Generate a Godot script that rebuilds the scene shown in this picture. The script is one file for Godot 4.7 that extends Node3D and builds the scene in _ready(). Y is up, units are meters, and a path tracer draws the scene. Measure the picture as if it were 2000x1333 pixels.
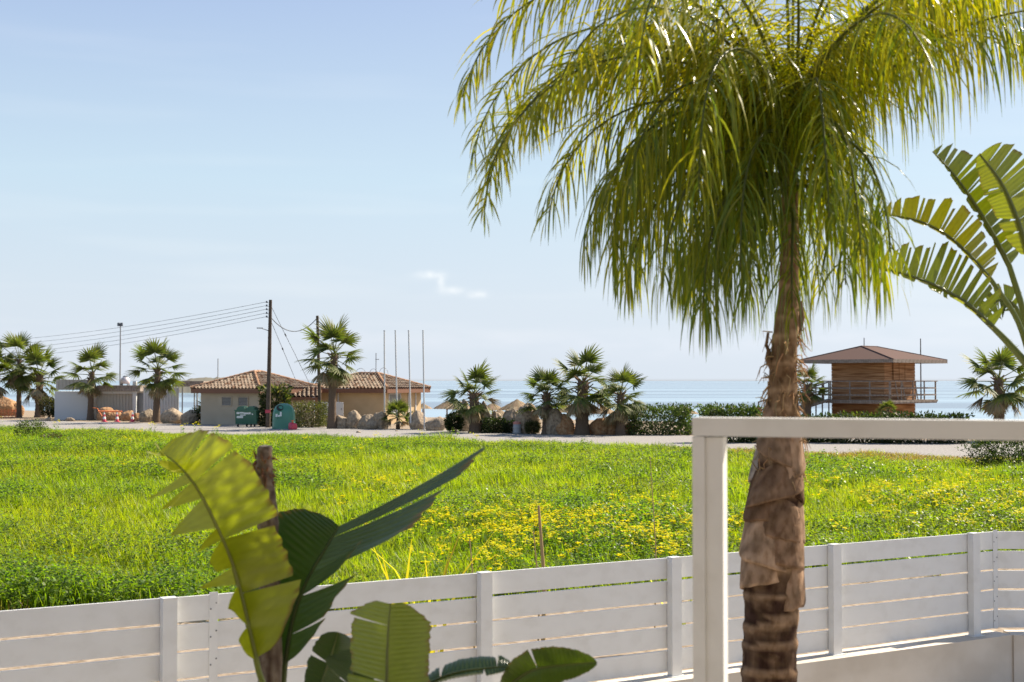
extends Node3D
# A seaside field seen from a terrace: white slat fence, wild-flower field, gravel road, fan palms, bungalows, beach and sea.

const F := 2778.0            # focal length in photo pixels (50 mm lens)
const EYE := Vector3(0, 3.3, 0)
var PITCH := atan((743.5 - 666.5) / F)
var used := {}
var rng := RandomNumberGenerator.new()
var nz := FastNoiseLite.new()
var M := {}

# ---------------------------------------------------------------- mesh builder
class MB:
	var v := PackedVector3Array()
	var n := PackedVector3Array()
	var c := PackedColorArray()
	var ix := PackedInt32Array()
	func grid(p: PackedVector3Array, nu: int, nv: int, cols: PackedColorArray, wrap := false) -> void:
		var b := v.size()
		var nn := PackedVector3Array()
		nn.resize(p.size())
		for j in nv - 1:
			for i in nu - 1:
				var q := j * nu + i
				var a := p[q]
				var bb := p[q + 1]
				var cc := p[q + nu + 1]
				var d := p[q + nu]
				var k := (d - bb).cross(cc - a)
				nn[q] += k; nn[q + 1] += k; nn[q + nu] += k; nn[q + nu + 1] += k
				ix.append(b + q); ix.append(b + q + 1); ix.append(b + q + nu + 1)
				ix.append(b + q); ix.append(b + q + nu + 1); ix.append(b + q + nu)
		if wrap:
			for j in nv:
				var s := nn[j * nu] + nn[j * nu + nu - 1]
				nn[j * nu] = s
				nn[j * nu + nu - 1] = s
		for i in p.size():
			nn[i] = nn[i].normalized() if nn[i].length_squared() > 1e-20 else Vector3.UP
		v.append_array(p)
		n.append_array(nn)
		if cols.size() == p.size():
			c.append_array(cols)
		else:
			var one := cols[0] if cols.size() else Color.WHITE
			var pc := PackedColorArray()
			pc.resize(p.size())
			pc.fill(one)
			c.append_array(pc)
	func quad(a: Vector3, b: Vector3, d: Vector3, e: Vector3, col := Color.WHITE) -> void:
		var k := (e - b).cross(d - a).normalized()
		var o := v.size()
		v.append(a); v.append(b); v.append(d); v.append(e)
		for i in 4:
			n.append(k); c.append(col)
		ix.append_array(PackedInt32Array([o, o + 1, o + 2, o, o + 2, o + 3]))
	func tri(a: Vector3, b: Vector3, d: Vector3, col := Color.WHITE) -> void:
		var k := (d - a).cross(b - a).normalized()
		var o := v.size()
		v.append(a); v.append(b); v.append(d)
		for i in 3:
			n.append(k); c.append(col)
		ix.append_array(PackedInt32Array([o, o + 1, o + 2]))
	func prism(t: Transform3D, poly: PackedVector2Array, z0: float, z1: float, col := Color.WHITE) -> void:
		# extrudes poly (local x, y) from z0 to z1
		var m := poly.size()
		var mid := Vector2.ZERO
		for q in poly:
			mid += q / m
		for i in m:
			var a := poly[i]
			var b := poly[(i + 1) % m]
			quad(t * Vector3(a.x, a.y, z1), t * Vector3(b.x, b.y, z1), t * Vector3(b.x, b.y, z0), t * Vector3(a.x, a.y, z0), col)
			tri(t * Vector3(mid.x, mid.y, z1), t * Vector3(b.x, b.y, z1), t * Vector3(a.x, a.y, z1), col)
			tri(t * Vector3(mid.x, mid.y, z0), t * Vector3(a.x, a.y, z0), t * Vector3(b.x, b.y, z0), col)
	func box(center: Vector3, size: Vector3, col := Color.WHITE, bev := 0.0, t := Transform3D()) -> void:
		var w := size.x / 2
		var h := size.y / 2
		var poly: PackedVector2Array
		if bev > 0.0:
			poly = PackedVector2Array([Vector2(-w + bev, -h), Vector2(w - bev, -h), Vector2(w, -h + bev), Vector2(w, h - bev), Vector2(w - bev, h), Vector2(-w + bev, h), Vector2(-w, h - bev), Vector2(-w, -h + bev)])
		else:
			poly = PackedVector2Array([Vector2(-w, -h), Vector2(w, -h), Vector2(w, h), Vector2(-w, h)])
		prism(t * Transform3D(Basis(), center), poly, -size.z / 2, size.z / 2, col)
	func tube(p: PackedVector3Array, r: PackedFloat32Array, sides: int, col := Color.WHITE, caps := true) -> void:
		var g := PackedVector3Array()
		var ref := Vector3.UP if absf((p[p.size() - 1] - p[0]).normalized().y) < 0.9 else Vector3.RIGHT
		for j in p.size():
			var tg := (p[mini(j + 1, p.size() - 1)] - p[maxi(j - 1, 0)]).normalized()
			var x := tg.cross(ref).normalized()
			var y := x.cross(tg).normalized()
			ref = y
			for i in sides + 1:
				var a := TAU * i / sides
				g.append(p[j] + (x * cos(a) + y * sin(a)) * r[mini(j, r.size() - 1)])
		grid(g, sides + 1, p.size(), PackedColorArray([col]), true)
		if caps:
			for e in [0, p.size() - 1]:
				for i in sides:
					var a: Vector3 = g[e * (sides + 1) + i]
					var b: Vector3 = g[e * (sides + 1) + i + 1]
					if e == 0:
						tri(p[e], a, b, col)
					else:
						tri(p[e], b, a, col)
	func lathe(prof: PackedVector2Array, sides: int, col := Color.WHITE, t := Transform3D()) -> void:
		# prof: (radius, height)
		var g := PackedVector3Array()
		for q in prof:
			for i in sides + 1:
				var a := TAU * i / sides
				g.append(t * Vector3(cos(a) * q.x, q.y, sin(a) * q.x))
		grid(g, sides + 1, prof.size(), PackedColorArray([col]), true)
	func mesh() -> ArrayMesh:
		var a := []
		a.resize(Mesh.ARRAY_MAX)
		a[Mesh.ARRAY_VERTEX] = v
		a[Mesh.ARRAY_NORMAL] = n
		a[Mesh.ARRAY_COLOR] = c
		a[Mesh.ARRAY_INDEX] = ix
		var m := ArrayMesh.new()
		m.add_surface_from_arrays(Mesh.PRIMITIVE_TRIANGLES, a)
		return m

# ---------------------------------------------------------------- helpers
func numbered(called: String) -> String:
	var k: int = used.get(called, 0)
	used[called] = k + 1
	return called if k == 0 else "%s_%03d" % [called, k]

func thing(called: String, label: String, category: String, at := Vector3.ZERO, turn := 0.0, group := "") -> Node3D:
	var o := Node3D.new()
	o.name = numbered(called)
	add_child(o, true)
	o.position = at
	o.rotation.y = turn
	tag(o, label, category, group)
	return o

func tag(o: Node, label: String, category: String, group := "", kind := "") -> void:
	o.set_meta("label", label)
	o.set_meta("category", category)
	if group:
		o.set_meta("group", group)
	if kind:
		o.set_meta("kind", kind)

func inst(called: String, m: Mesh, mat: Material, parent: Node = self) -> MeshInstance3D:
	var o := MeshInstance3D.new()
	o.name = numbered(called) if parent == self else called
	o.mesh = m
	o.material_override = mat
	parent.add_child(o, true)
	return o

func part(called: String, mb: MB, mat: Material, parent: Node = self) -> MeshInstance3D:
	return inst(called, mb.mesh(), mat, parent)

func bx(called: String, center: Vector3, size: Vector3, mat: Material, parent: Node, bev := 0.0, t := Transform3D()) -> MeshInstance3D:
	var b := MB.new()
	b.box(center, size, Color.WHITE, bev, t)
	return part(called, b, mat, parent)

func structure(o: Node) -> Node:
	o.set_meta("kind", "structure")
	return o

func ray(px: float, py: float) -> Vector3:
	var up := Vector3(0, cos(PITCH), sin(PITCH))
	var fw := Vector3(0, sin(PITCH), -cos(PITCH))
	return Vector3.RIGHT * ((px - 1000.0) / F) + up * ((666.5 - py) / F) + fw

func P(px: float, py: float, d: float) -> Vector3:      # the point seen at a pixel, d metres ahead
	var r := ray(px, py)
	return EYE + r * (d / -r.z)

func G(px: float, py: float, h := 0.0) -> Vector3:       # the point of the level ground seen at a pixel
	var r := ray(px, py)
	return EYE + r * ((h - EYE.y) / r.y)

func R(a: float, b: float) -> float:
	return rng.randf_range(a, b)

func lin(r: float, g: float, b: float) -> Color:
	return Color(r, g, b).linear_to_srgb()

func noise_tex(freq: float, colors: Array, offs: Array, sd := 1, size := 256, oct := 4, kind := FastNoiseLite.TYPE_SIMPLEX_SMOOTH) -> NoiseTexture2D:
	var f := FastNoiseLite.new()
	f.seed = sd
	f.noise_type = kind
	f.frequency = freq
	f.fractal_octaves = oct
	var t := NoiseTexture2D.new()
	t.noise = f
	t.width = size
	t.height = size
	t.seamless = true
	if colors.size():
		var g := Gradient.new()
		g.offsets = PackedFloat32Array(offs)
		var pc := PackedColorArray()
		for q in colors:
			pc.append(Color(q[0], q[1], q[2]).linear_to_srgb())
		g.colors = pc
		t.color_ramp = g
	return t

func mat(called: String, col: Color, rough := 0.8, spec := 0.5) -> StandardMaterial3D:
	var m := StandardMaterial3D.new()
	m.resource_name = called
	m.albedo_color = col.linear_to_srgb()
	m.roughness = rough
	m.metallic_specular = spec
	M[called] = m
	return m

func vmat(called: String, rough := 0.8, spec := 0.5) -> StandardMaterial3D:
	var m := mat(called, Color.WHITE, rough, spec)
	m.vertex_color_use_as_albedo = true
	return m

func leafmat(called: String, back: Color, rough := 0.5, spec := 0.4) -> StandardMaterial3D:
	var m := vmat(called, rough, spec)
	m.backlight_enabled = true
	m.backlight = back
	return m

func tri_tex(m: StandardMaterial3D, t: Texture2D, sc: Vector3, world := true, bump: Texture2D = null, depth := 0.0) -> StandardMaterial3D:
	m.albedo_texture = t
	m.uv1_triplanar = true
	m.uv1_world_triplanar = world
	m.uv1_scale = sc
	if bump:
		m.heightmap_enabled = true
		m.heightmap_texture = bump
		m.heightmap_scale = depth
	return m

func jit(c: Color, a: float) -> Color:
	var k := R(1.0 - a, 1.0 + a)
	return Color(c.r * k * R(1 - a * 0.4, 1 + a * 0.4), c.g * k, c.b * k)

func catmull(pts: Array, t: float) -> Vector3:
	var m := pts.size() - 1
	var x := clampf(t, 0.0, 1.0) * m
	var i := mini(int(x), m - 1)
	var f := x - i
	var p1: Vector3 = pts[i]
	var p2: Vector3 = pts[i + 1]
	var p0: Vector3 = pts[i - 1] if i > 0 else p1 * 2.0 - p2
	var p3: Vector3 = pts[i + 2] if i + 2 <= m else p2 * 2.0 - p1
	return 0.5 * (p1 * 2.0 + (p2 - p0) * f + (p0 * 2.0 - p1 * 5.0 + p2 * 4.0 - p3) * f * f + (p1 * 3.0 - p0 - p2 * 3.0 + p3) * f * f * f)

# ---------------------------------------------------------------- scene
func _ready() -> void:
	rng.seed = 20240
	nz.seed = 7
	nz.frequency = 1.0
	nz.fractal_octaves = 3
	set_camera_and_light()
	make_materials()
	build_land()
	build_field()
	build_fence()
	build_terrace()
	build_houses()
	build_sheds()
	build_tower()
	build_palms()
	build_boulders()
	build_shrubs()
	build_poles()
	build_roadside()
	build_beach()
	build_feather_palm()
	build_strelitzias()
	build_stalks()

const SUN_ENERGY := 1.6
const EXPOSURE := 2.2
const SUN_AZ := 56.0         # degrees to the right of the view
const SUN_EL := 42.0

func sun_dir() -> Vector3:
	var a := deg_to_rad(SUN_AZ)
	var e := deg_to_rad(SUN_EL)
	return Vector3(sin(a) * cos(e), sin(e), -cos(a) * cos(e))

func set_camera_and_light() -> void:
	var cam := Camera3D.new()
	cam.name = "camera"
	add_child(cam)
	cam.position = EYE
	cam.rotation.x = PITCH
	cam.fov = rad_to_deg(2.0 * atan(666.5 / F))
	cam.near = 0.05
	cam.far = 20000.0
	var at := CameraAttributesPhysical.new()
	at.frustum_focal_length = 50.0
	at.frustum_focus_distance = 20.0
	at.exposure_aperture = 4.5
	cam.attributes = at
	cam.fov = rad_to_deg(2.0 * atan(666.5 / F))
	cam.far = 20000.0
	cam.near = 0.05
	cam.current = true
	var sun := DirectionalLight3D.new()
	sun.name = "sun"
	add_child(sun)
	sun.look_at_from_position(sun_dir() * 100.0, Vector3.ZERO)
	sun.light_energy = SUN_ENERGY
	sun.light_color = Color(1.0, 0.95, 0.87)
	sun.light_angular_distance = 0.53
	sun.shadow_enabled = true
	var env := Environment.new()
	env.background_mode = Environment.BG_SKY
	env.tonemap_mode = Environment.TONE_MAPPER_LINEAR
	env.tonemap_exposure = EXPOSURE
	env.sdfgi_enabled = true
	env.ssao_enabled = true
	env.ssil_enabled = true
	var sky := Sky.new()
	var pm := PanoramaSkyMaterial.new()
	pm.panorama = sky_picture()
	sky.sky_material = pm
	env.sky = sky
	var we := WorldEnvironment.new()
	we.name = "world_environment"
	we.environment = env
	add_child(we)

func sky_at(el: float) -> Vector3:
	var k := [[0.0, 0.70, 0.77, 0.86], [3.0, 0.70, 0.79, 0.88], [8.0, 0.60, 0.765, 0.90], [15.0, 0.42, 0.56, 0.81], [35.0, 0.22, 0.35, 0.62], [90.0, 0.13, 0.23, 0.47]]
	for i in k.size() - 1:
		if el <= k[i + 1][0]:
			var f: float = (el - k[i][0]) / (k[i + 1][0] - k[i][0])
			return Vector3(k[i][1], k[i][2], k[i][3]).lerp(Vector3(k[i + 1][1], k[i + 1][2], k[i + 1][3]), f)
	return Vector3(k[5][1], k[5][2], k[5][3])

func sky_picture() -> ImageTexture:
	# a clear sky: a gradient with height, whiter towards the sun, with thin wisps and a few small clouds low over the sea
	var w := 4096
	var h := 2048
	var wisps := FastNoiseLite.new()
	wisps.seed = 4
	wisps.frequency = 1.0
	wisps.fractal_octaves = 4
	var sd := sun_dir()
	var bytes := PackedFloat32Array()
	bytes.resize(w * h * 4)
	bytes.fill(0.25)
	var ca := PackedFloat32Array()
	var sa := PackedFloat32Array()
	for x in w:
		var az := (x + 0.5) / w * TAU
		ca.append(cos(az)); sa.append(sin(az))
	for y in h / 2 + 1:
		var el := (0.5 - (y + 0.5) / h) * 180.0
		var c := sky_at(maxf(el, 0.0))
		var se := sin(deg_to_rad(el))
		var ce := cos(deg_to_rad(el))
		var every := 1 if el < 20.0 else 8      # the smooth upper sky needs fewer samples
		for x in w:
			if x % every != 0:
				var o := (y * w + x) * 4
				bytes[o] = bytes[o - 4]; bytes[o + 1] = bytes[o - 3]; bytes[o + 2] = bytes[o - 2]; bytes[o + 3] = 1.0
				continue
			var d := Vector3(sa[x] * ce, se, -ca[x] * ce)
			var g := maxf(d.dot(sd), 0.0)
			var q := c + Vector3(1.0, 0.98, 0.94) * (0.30 * g * g * g)
			if el < 30.0:
				var az := wrapf((x + 0.5) / w * 360.0, -180.0, 180.0)
				var an := az + 410.0
				var wi := wisps.get_noise_3d(an * 0.05, el * 0.55, 3.0)
				q += Vector3(0.075, 0.055, 0.03) * maxf(wi - 0.05, 0.0) * clampf(1.3 - el / 24.0, 0.0, 1.0)
				# pale haze bank low over the sea
				var hb := exp(-pow((el - 1.6 - 0.35 * wisps.get_noise_2d(an * 0.08, 9.0)) / 0.55, 2.0))
				q += Vector3(0.05, 0.035, 0.03) * hb * (0.6 + 0.8 * wisps.get_noise_2d(an * 0.3, el * 1.5))
				for k in [[-3.3, 4.24, 0.6, 0.15], [-2.85, 3.95, 0.14, 0.28], [-2.45, 3.62, 0.5, 0.15], [-1.4, 3.46, 0.42, 0.15]]:
					var dx: float = (az - k[0]) / k[2]
					var dy: float = (el - k[1]) / k[3]
					var r := dx * dx + dy * dy
					if r < 6.0:
						q += Vector3(0.19, 0.15, 0.10) * exp(-r * 1.3) * clampf(0.95 + 0.9 * wisps.get_noise_2d(an * 2.6, el * 5.0), 0.0, 1.5)
			q /= EXPOSURE
			var i := (y * w + x) * 4
			bytes[i] = q.x; bytes[i + 1] = q.y; bytes[i + 2] = q.z; bytes[i + 3] = 1.0
	var im := Image.create_from_data(w, h, false, Image.FORMAT_RGBAF, bytes.to_byte_array())
	return ImageTexture.create_from_image(im)

func make_materials() -> void:
	tri_tex(mat("white_paint", Color(0.695, 0.695, 0.68), 0.42), noise_tex(0.012, [[0.91, 0.90, 0.885], [0.98, 0.975, 0.97], [1, 1, 1]], [0.2, 0.42, 0.7], 3, 512, 5), Vector3.ONE * 0.7)
	tri_tex(mat("wall_render", Color(0.63, 0.57, 0.49), 0.9, 0.3), noise_tex(0.012, [[0.84, 0.82, 0.79], [1, 1, 1]], [0.25, 0.65], 5, 256), Vector3.ONE * 0.5, true, noise_tex(0.09, [], [], 6, 256), 0.15)
	tri_tex(mat("paving", Color(0.40, 0.365, 0.32), 0.85, 0.3), noise_tex(0.02, [[0.8, 0.79, 0.77], [1, 1, 1]], [0.3, 0.7], 29, 256), Vector3.ONE)
	mat("screw", Color(0.10, 0.10, 0.11), 0.5)
	tri_tex(mat("sand", Color.WHITE, 0.95, 0.2), noise_tex(0.03, [[0.21, 0.16, 0.11], [0.28, 0.22, 0.16], [0.34, 0.28, 0.21]], [0.2, 0.5, 0.8], 8, 512), Vector3.ONE * 0.35, true, noise_tex(0.1, [], [], 9, 256), 1.2)
	tri_tex(mat("field_soil", Color.WHITE, 0.95, 0.2), noise_tex(0.04, [[0.05, 0.07, 0.02], [0.09, 0.12, 0.03], [0.13, 0.12, 0.06]], [0.2, 0.5, 0.85], 10, 256), Vector3.ONE * 0.4)
	tri_tex(mat("gravel", Color.WHITE, 0.95, 0.2), noise_tex(0.06, [[0.20, 0.187, 0.175], [0.28, 0.262, 0.245], [0.35, 0.33, 0.305]], [0.2, 0.5, 0.8], 11, 512), Vector3(0.25, 0.25, 0.25), true, noise_tex(0.15, [], [], 12, 256), 1.5)
	tri_tex(mat("beach_sand", Color.WHITE, 0.95, 0.2), noise_tex(0.02, [[0.27, 0.23, 0.18], [0.34, 0.29, 0.23]], [0.3, 0.7], 13, 256), Vector3.ONE * 0.2)
	var sea := mat("sea_water", Color.WHITE, 0.16, 0.5)
	tri_tex(sea, noise_tex(0.012, [[0.04, 0.09, 0.15], [0.13, 0.22, 0.30], [0.21, 0.32, 0.40]], [0.36, 0.46, 0.62], 14, 512, 5), Vector3(1 / 7000.0, 0.01, 1 / 650.0), true, noise_tex(0.03, [], [], 15, 512, 5), 40.0)
	tri_tex(mat("stone", Color.WHITE, 0.95, 0.25), noise_tex(0.018, [[0.19, 0.15, 0.11], [0.31, 0.24, 0.17], [0.39, 0.32, 0.24]], [0.2, 0.5, 0.8], 16, 512, 5), Vector3.ONE * 0.45, true, noise_tex(0.03, [], [], 17, 256, 5), 7.0)
	tri_tex(mat("orange_stone", Color.WHITE, 0.95, 0.25), noise_tex(0.018, [[0.26, 0.13, 0.065], [0.38, 0.215, 0.11], [0.44, 0.30, 0.18]], [0.2, 0.5, 0.8], 18, 512, 5), Vector3.ONE * 0.5, true, noise_tex(0.03, [], [], 17, 256, 5), 7.0)
	tri_tex(mat("cream_render", Color(0.56, 0.41, 0.24), 0.9, 0.3), noise_tex(0.01, [[0.86, 0.85, 0.83], [1, 1, 1]], [0.3, 0.6], 20, 256), Vector3.ONE * 0.15)
	tri_tex(mat("pale_render", Color(0.48, 0.41, 0.31), 0.9, 0.3), noise_tex(0.01, [[0.86, 0.85, 0.83], [1, 1, 1]], [0.3, 0.6], 21, 256), Vector3.ONE * 0.15)
	mat("brown_timber", Color(0.17, 0.075, 0.04), 0.7)
	vmat("roof_tile", 0.85, 0.3)
	mat("window_glass", Color(0.05, 0.06, 0.07), 0.08)
	mat("louvre", Color(0.20, 0.20, 0.19), 0.6)
	mat("white_metal", Color(0.55, 0.55, 0.54), 0.5)
	mat("grey_metal", Color(0.30, 0.31, 0.32), 0.45)
	mat("cladding", Color(0.56, 0.56, 0.56), 0.55)
	mat("cladding_cream", Color(0.42, 0.39, 0.34), 0.6)
	mat("dark_panel", Color(0.12, 0.13, 0.15), 0.5)
	var planks := noise_tex(0.02, [[0.19, 0.10, 0.05], [0.34, 0.20, 0.11], [0.46, 0.30, 0.18]], [0.2, 0.5, 0.8], 22, 256, 5)
	tri_tex(mat("siding", Color(1.2, 1.1, 1.02), 0.85, 0.3), planks, Vector3(0.12, 1.3, 0.12))
	tri_tex(mat("siding_rust", Color(0.95, 0.78, 0.62), 0.85, 0.3), planks, Vector3(0.12, 1.3, 0.12))
	tri_tex(mat("grey_wood", Color(0.40, 0.355, 0.32), 0.9, 0.2), noise_tex(0.03, [[0.5, 0.46, 0.42], [0.85, 0.82, 0.8]], [0.3, 0.7], 23, 256), Vector3(1, 0.4, 1))
	mat("roof_shingle", Color(0.115, 0.072, 0.06), 0.9, 0.2)
	tri_tex(mat("pole_wood", Color(0.13, 0.10, 0.08), 0.9, 0.2), noise_tex(0.03, [[0.6, 0.58, 0.55], [1, 1, 1]], [0.3, 0.7], 24, 256), Vector3(2, 0.3, 2))
	mat("wire", Color(0.05, 0.05, 0.055), 0.6)
	mat("green_plastic", Color(0.035, 0.13, 0.085), 0.45)
	mat("bell_green", Color(0.06, 0.22, 0.15), 0.4)
	mat("red_plastic", Color(0.55, 0.05, 0.09), 0.4)
	mat("black_rubber", Color(0.03, 0.03, 0.03), 0.8)
	mat("sticker", Color(0.7, 0.72, 0.7), 0.6)
	mat("orange_plastic", Color(0.70, 0.20, 0.07), 0.6)
	mat("thatch_pole", Color(0.20, 0.12, 0.07), 0.9)
	vmat("thatch", 0.95, 0.15)
	tri_tex(vmat("palm_bark", 0.95, 0.15), noise_tex(0.03, [[0.55, 0.52, 0.5], [1, 1, 1]], [0.3, 0.7], 25, 256, 5), Vector3(3, 7, 3), false, noise_tex(0.05, [], [], 26, 256, 5), 2.0)
	tri_tex(vmat("boot_bark", 0.9, 0.2), noise_tex(0.015, [[0.6, 0.55, 0.5], [0.88, 0.86, 0.84], [1, 1, 1]], [0.25, 0.5, 0.75], 27, 512, 5), Vector3(3.0, 1.6, 3.0), false, noise_tex(0.03, [], [], 28, 256, 5), 0.5)
	vmat("fibre", 0.95, 0.1)
	leafmat("fan_leaf", Color(0.9, 0.95, 0.5), 0.55, 0.4)
	leafmat("dead_leaf", Color(0.5, 0.45, 0.35), 0.8, 0.2)
	leafmat("feather_leaf", Color(1.05, 1.05, 0.4), 0.3, 0.5)
	leafmat("banana_leaf", Color(0.95, 1.0, 0.35), 0.28, 0.68)
	leafmat("shrub_leaf", Color(0.8, 0.9, 0.4), 0.5, 0.4)
	leafmat("grass_blade", Color(1.1, 1.15, 0.5), 0.42, 0.45)
	leafmat("petal", Color(1.0, 0.95, 0.4), 0.6, 0.3)

# ---------------------------------------------------------------- land, road, sea
# s runs towards the sea at right angles to the road, u along the road
const SN := Vector3(0.53, 0, -0.848)
const UN := Vector3(0.848, 0, 0.53)
func SU(s: float, u: float, y := 0.0) -> Vector3:
	return SN * s + UN * u + Vector3(0, y, 0)

func strip(called: String, rows: Array, u0: float, u1: float, step: float, m: Material, rough := 0.0) -> MeshInstance3D:
	# rows: [s, y, wobble of the edge]
	var b := MB.new()
	var p := PackedVector3Array()
	var nu := int((u1 - u0) / step) + 1
	for r in rows:
		for i in nu:
			var u := u0 + i * step
			var s: float = r[0] + r[2] * nz.get_noise_2d(u * 0.16, r[0] * 3.0)
			p.append(SU(s, u, r[1] + rough * nz.get_noise_2d(u * 0.5, s * 0.5)))
	b.grid(p, nu, rows.size(), PackedColorArray())
	return part(called, b, m)

func build_land() -> void:
	structure(strip("ground", [[-80, 0, 0], [0, 0, 0], [60, 0, 0], [104, 0, 0], [107, -0.25, 0.5], [113, -1.1, 0.8], [135, -1.5, 1], [160, -2.4, 4], [175, -4, 0]], -420, 420, 6.0, M.sand))
	structure(strip("road", [[60.5, 0.012, 1.6], [70, 0.012, 0], [75, 0.012, 0], [78.2, 0.012, 1.0]], -300, 300, 1.0, M.gravel))
	structure(strip("beach", [[113.5, -1.10, 0.8], [135, -1.49, 1], [160, -2.39, 4]], -300, 300, 6.0, M.beach_sand))
	var b := MB.new()
	var p := PackedVector3Array()
	for s in [130, 400, 1200, 4000, 15000]:
		for u in [-15000, -3000, -600, 0, 600, 3000, 15000]:
			p.append(SU(s, u, -2.1))
	b.grid(p, 7, 5, PackedColorArray())
	structure(part("sea", b, M.sea_water))
	# field soil between the sandy lane behind the fence and the road
	b = MB.new()
	p = PackedVector3Array()
	for i in 81:
		var x := -60.0 + i * 1.5
		var d0 := field_edge(x)
		var d1 := (61.8 - 0.53 * x) / 0.848
		for k in 6:
			p.append(Vector3(x, 0.006, -lerpf(d0, maxf(d1, d0 + 1.0), k / 5.0)))
	b.grid(p, 6, 81, PackedColorArray())
	structure(part("field", b, M.field_soil))
	# low headland across the bay
	for hd in [[330, 500, 620.0, 7.0]]:
		b = MB.new()
		p = PackedVector3Array()
		for k in 4:
			for i in 41:
				var q := P(lerpf(hd[0], hd[1], i / 40.0), 744, hd[2] + k * 30.0)
				var e := sin(PI * i / 40.0)
				var hh: float = [0.0, 1.0, 0.95, 0.0][k] * pow(e, 0.35) * hd[3] * (1.0 + 0.12 * nz.get_noise_2d(i * 0.35, hd[2]))
				p.append(Vector3(q.x, -2.3 + hh, q.z))
		b.grid(p, 41, 4, PackedColorArray())
		structure(part("headland", b, mat("headland_scrub", Color(0.16, 0.15, 0.12), 0.95, 0.2)))

func field_edge(x: float) -> float:
	return 20.9 + (0.54 * x if x > 0.0 else 0.12 * x) + 0.7 * nz.get_noise_2d(x * 0.35, 40.0)

# ---------------------------------------------------------------- field
func blade(b: MB, root: Vector3, az: float, h: float, w: float, lean: float, c0: Color, c1: Color) -> void:
	var o := Vector3(cos(az), 0, sin(az))
	var sd := Vector3(-sin(az), 0, cos(az)) * w
	var p := PackedVector3Array()
	var c := PackedColorArray()
	for k in 4:
		var t := k / 3.0
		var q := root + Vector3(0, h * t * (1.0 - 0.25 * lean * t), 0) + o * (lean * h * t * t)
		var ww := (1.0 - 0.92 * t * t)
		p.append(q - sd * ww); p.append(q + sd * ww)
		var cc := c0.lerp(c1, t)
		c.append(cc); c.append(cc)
	b.grid(p, 2, 4, c)

func leaflet(b: MB, at: Vector3, size: float, col: Color) -> void:
	var az := R(0, TAU)
	var o := Vector3(cos(az), R(-0.5, 0.6), sin(az)).normalized() * size
	var s := o.cross(Vector3(R(-0.4, 0.4), 1, R(-0.4, 0.4))).normalized() * size * 0.42
	b.quad(at, at + o * 0.55 + s, at + o, at + o * 0.55 - s, col)

func tuft(kind: String, sd: int) -> ArrayMesh:
	rng.seed = sd
	var b := MB.new()
	if kind == "grass":
		for i in 30:
			var g := Color(0.27, 0.37, 0.03).lerp(Color(0.43, 0.47, 0.045), rng.randf())
			if rng.randf() < 0.1:
				g = Color(0.50, 0.46, 0.22)
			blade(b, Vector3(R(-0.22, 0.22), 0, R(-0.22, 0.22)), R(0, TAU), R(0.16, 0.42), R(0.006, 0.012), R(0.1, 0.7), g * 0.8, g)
	elif kind == "weed":
		for i in 8:
			var r := Vector3(R(-0.2, 0.2), 0, R(-0.2, 0.2))
			var top := r + Vector3(R(-0.1, 0.1), R(0.18, 0.45), R(-0.1, 0.1))
			for k in 9:
				var t := R(0.2, 1.0)
				leaflet(b, r.lerp(top, t), R(0.035, 0.075), jit(Color(0.20, 0.28, 0.05), 0.35))
		for i in 10:
			var g := jit(Color(0.31, 0.40, 0.035), 0.25)
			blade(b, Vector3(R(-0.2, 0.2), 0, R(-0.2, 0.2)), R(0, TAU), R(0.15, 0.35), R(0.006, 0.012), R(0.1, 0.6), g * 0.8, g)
	elif kind == "dry":
		for i in 26:
			var g := Color(0.30, 0.19, 0.07).lerp(Color(0.40, 0.30, 0.13), rng.randf())
			blade(b, Vector3(R(-0.22, 0.22), 0, R(-0.22, 0.22)), R(0, TAU), R(0.08, 0.28), R(0.005, 0.01), R(0.2, 0.9), g, g)
	elif kind == "stem":
		for i in 5:
			var r := Vector3(R(-0.12, 0.12), 0, R(-0.12, 0.12))
			blade(b, r, R(0, TAU), R(0.45, 0.7), 0.006, R(0.05, 0.25), Color(0.12, 0.2, 0.03), Color(0.18, 0.26, 0.03))
			for k in 4:
				leaflet(b, r + Vector3(R(-0.03, 0.03), R(0.1, 0.4), R(-0.03, 0.03)), R(0.05, 0.1), jit(Color(0.13, 0.22, 0.03), 0.3))
	elif kind == "flower":
		for i in 5:
			var top := Vector3(R(-0.2, 0.2), R(0.42, 0.68), R(-0.2, 0.2))
			for k in 6:
				leaflet(b, top + Vector3(R(-0.025, 0.025), R(-0.06, 0.02), R(-0.025, 0.025)), R(0.036, 0.062), jit(Color(0.72, 0.67, 0.015), 0.12))
	return b.mesh()

func sow(called: String, label: String, category: String, m: Mesh, mt: Material, xf: Array, cols: PackedColorArray) -> void:
	var mm := MultiMesh.new()
	mm.transform_format = MultiMesh.TRANSFORM_3D
	mm.use_colors = true
	mm.mesh = m
	mm.instance_count = xf.size()
	for i in xf.size():
		mm.set_instance_transform(i, xf[i])
		mm.set_instance_color(i, cols[i])
	var o := MultiMeshInstance3D.new()
	o.name = called
	o.multimesh = mm
	o.material_override = mt
	add_child(o, true)
	tag(o, label, category, "", "stuff")

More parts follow.
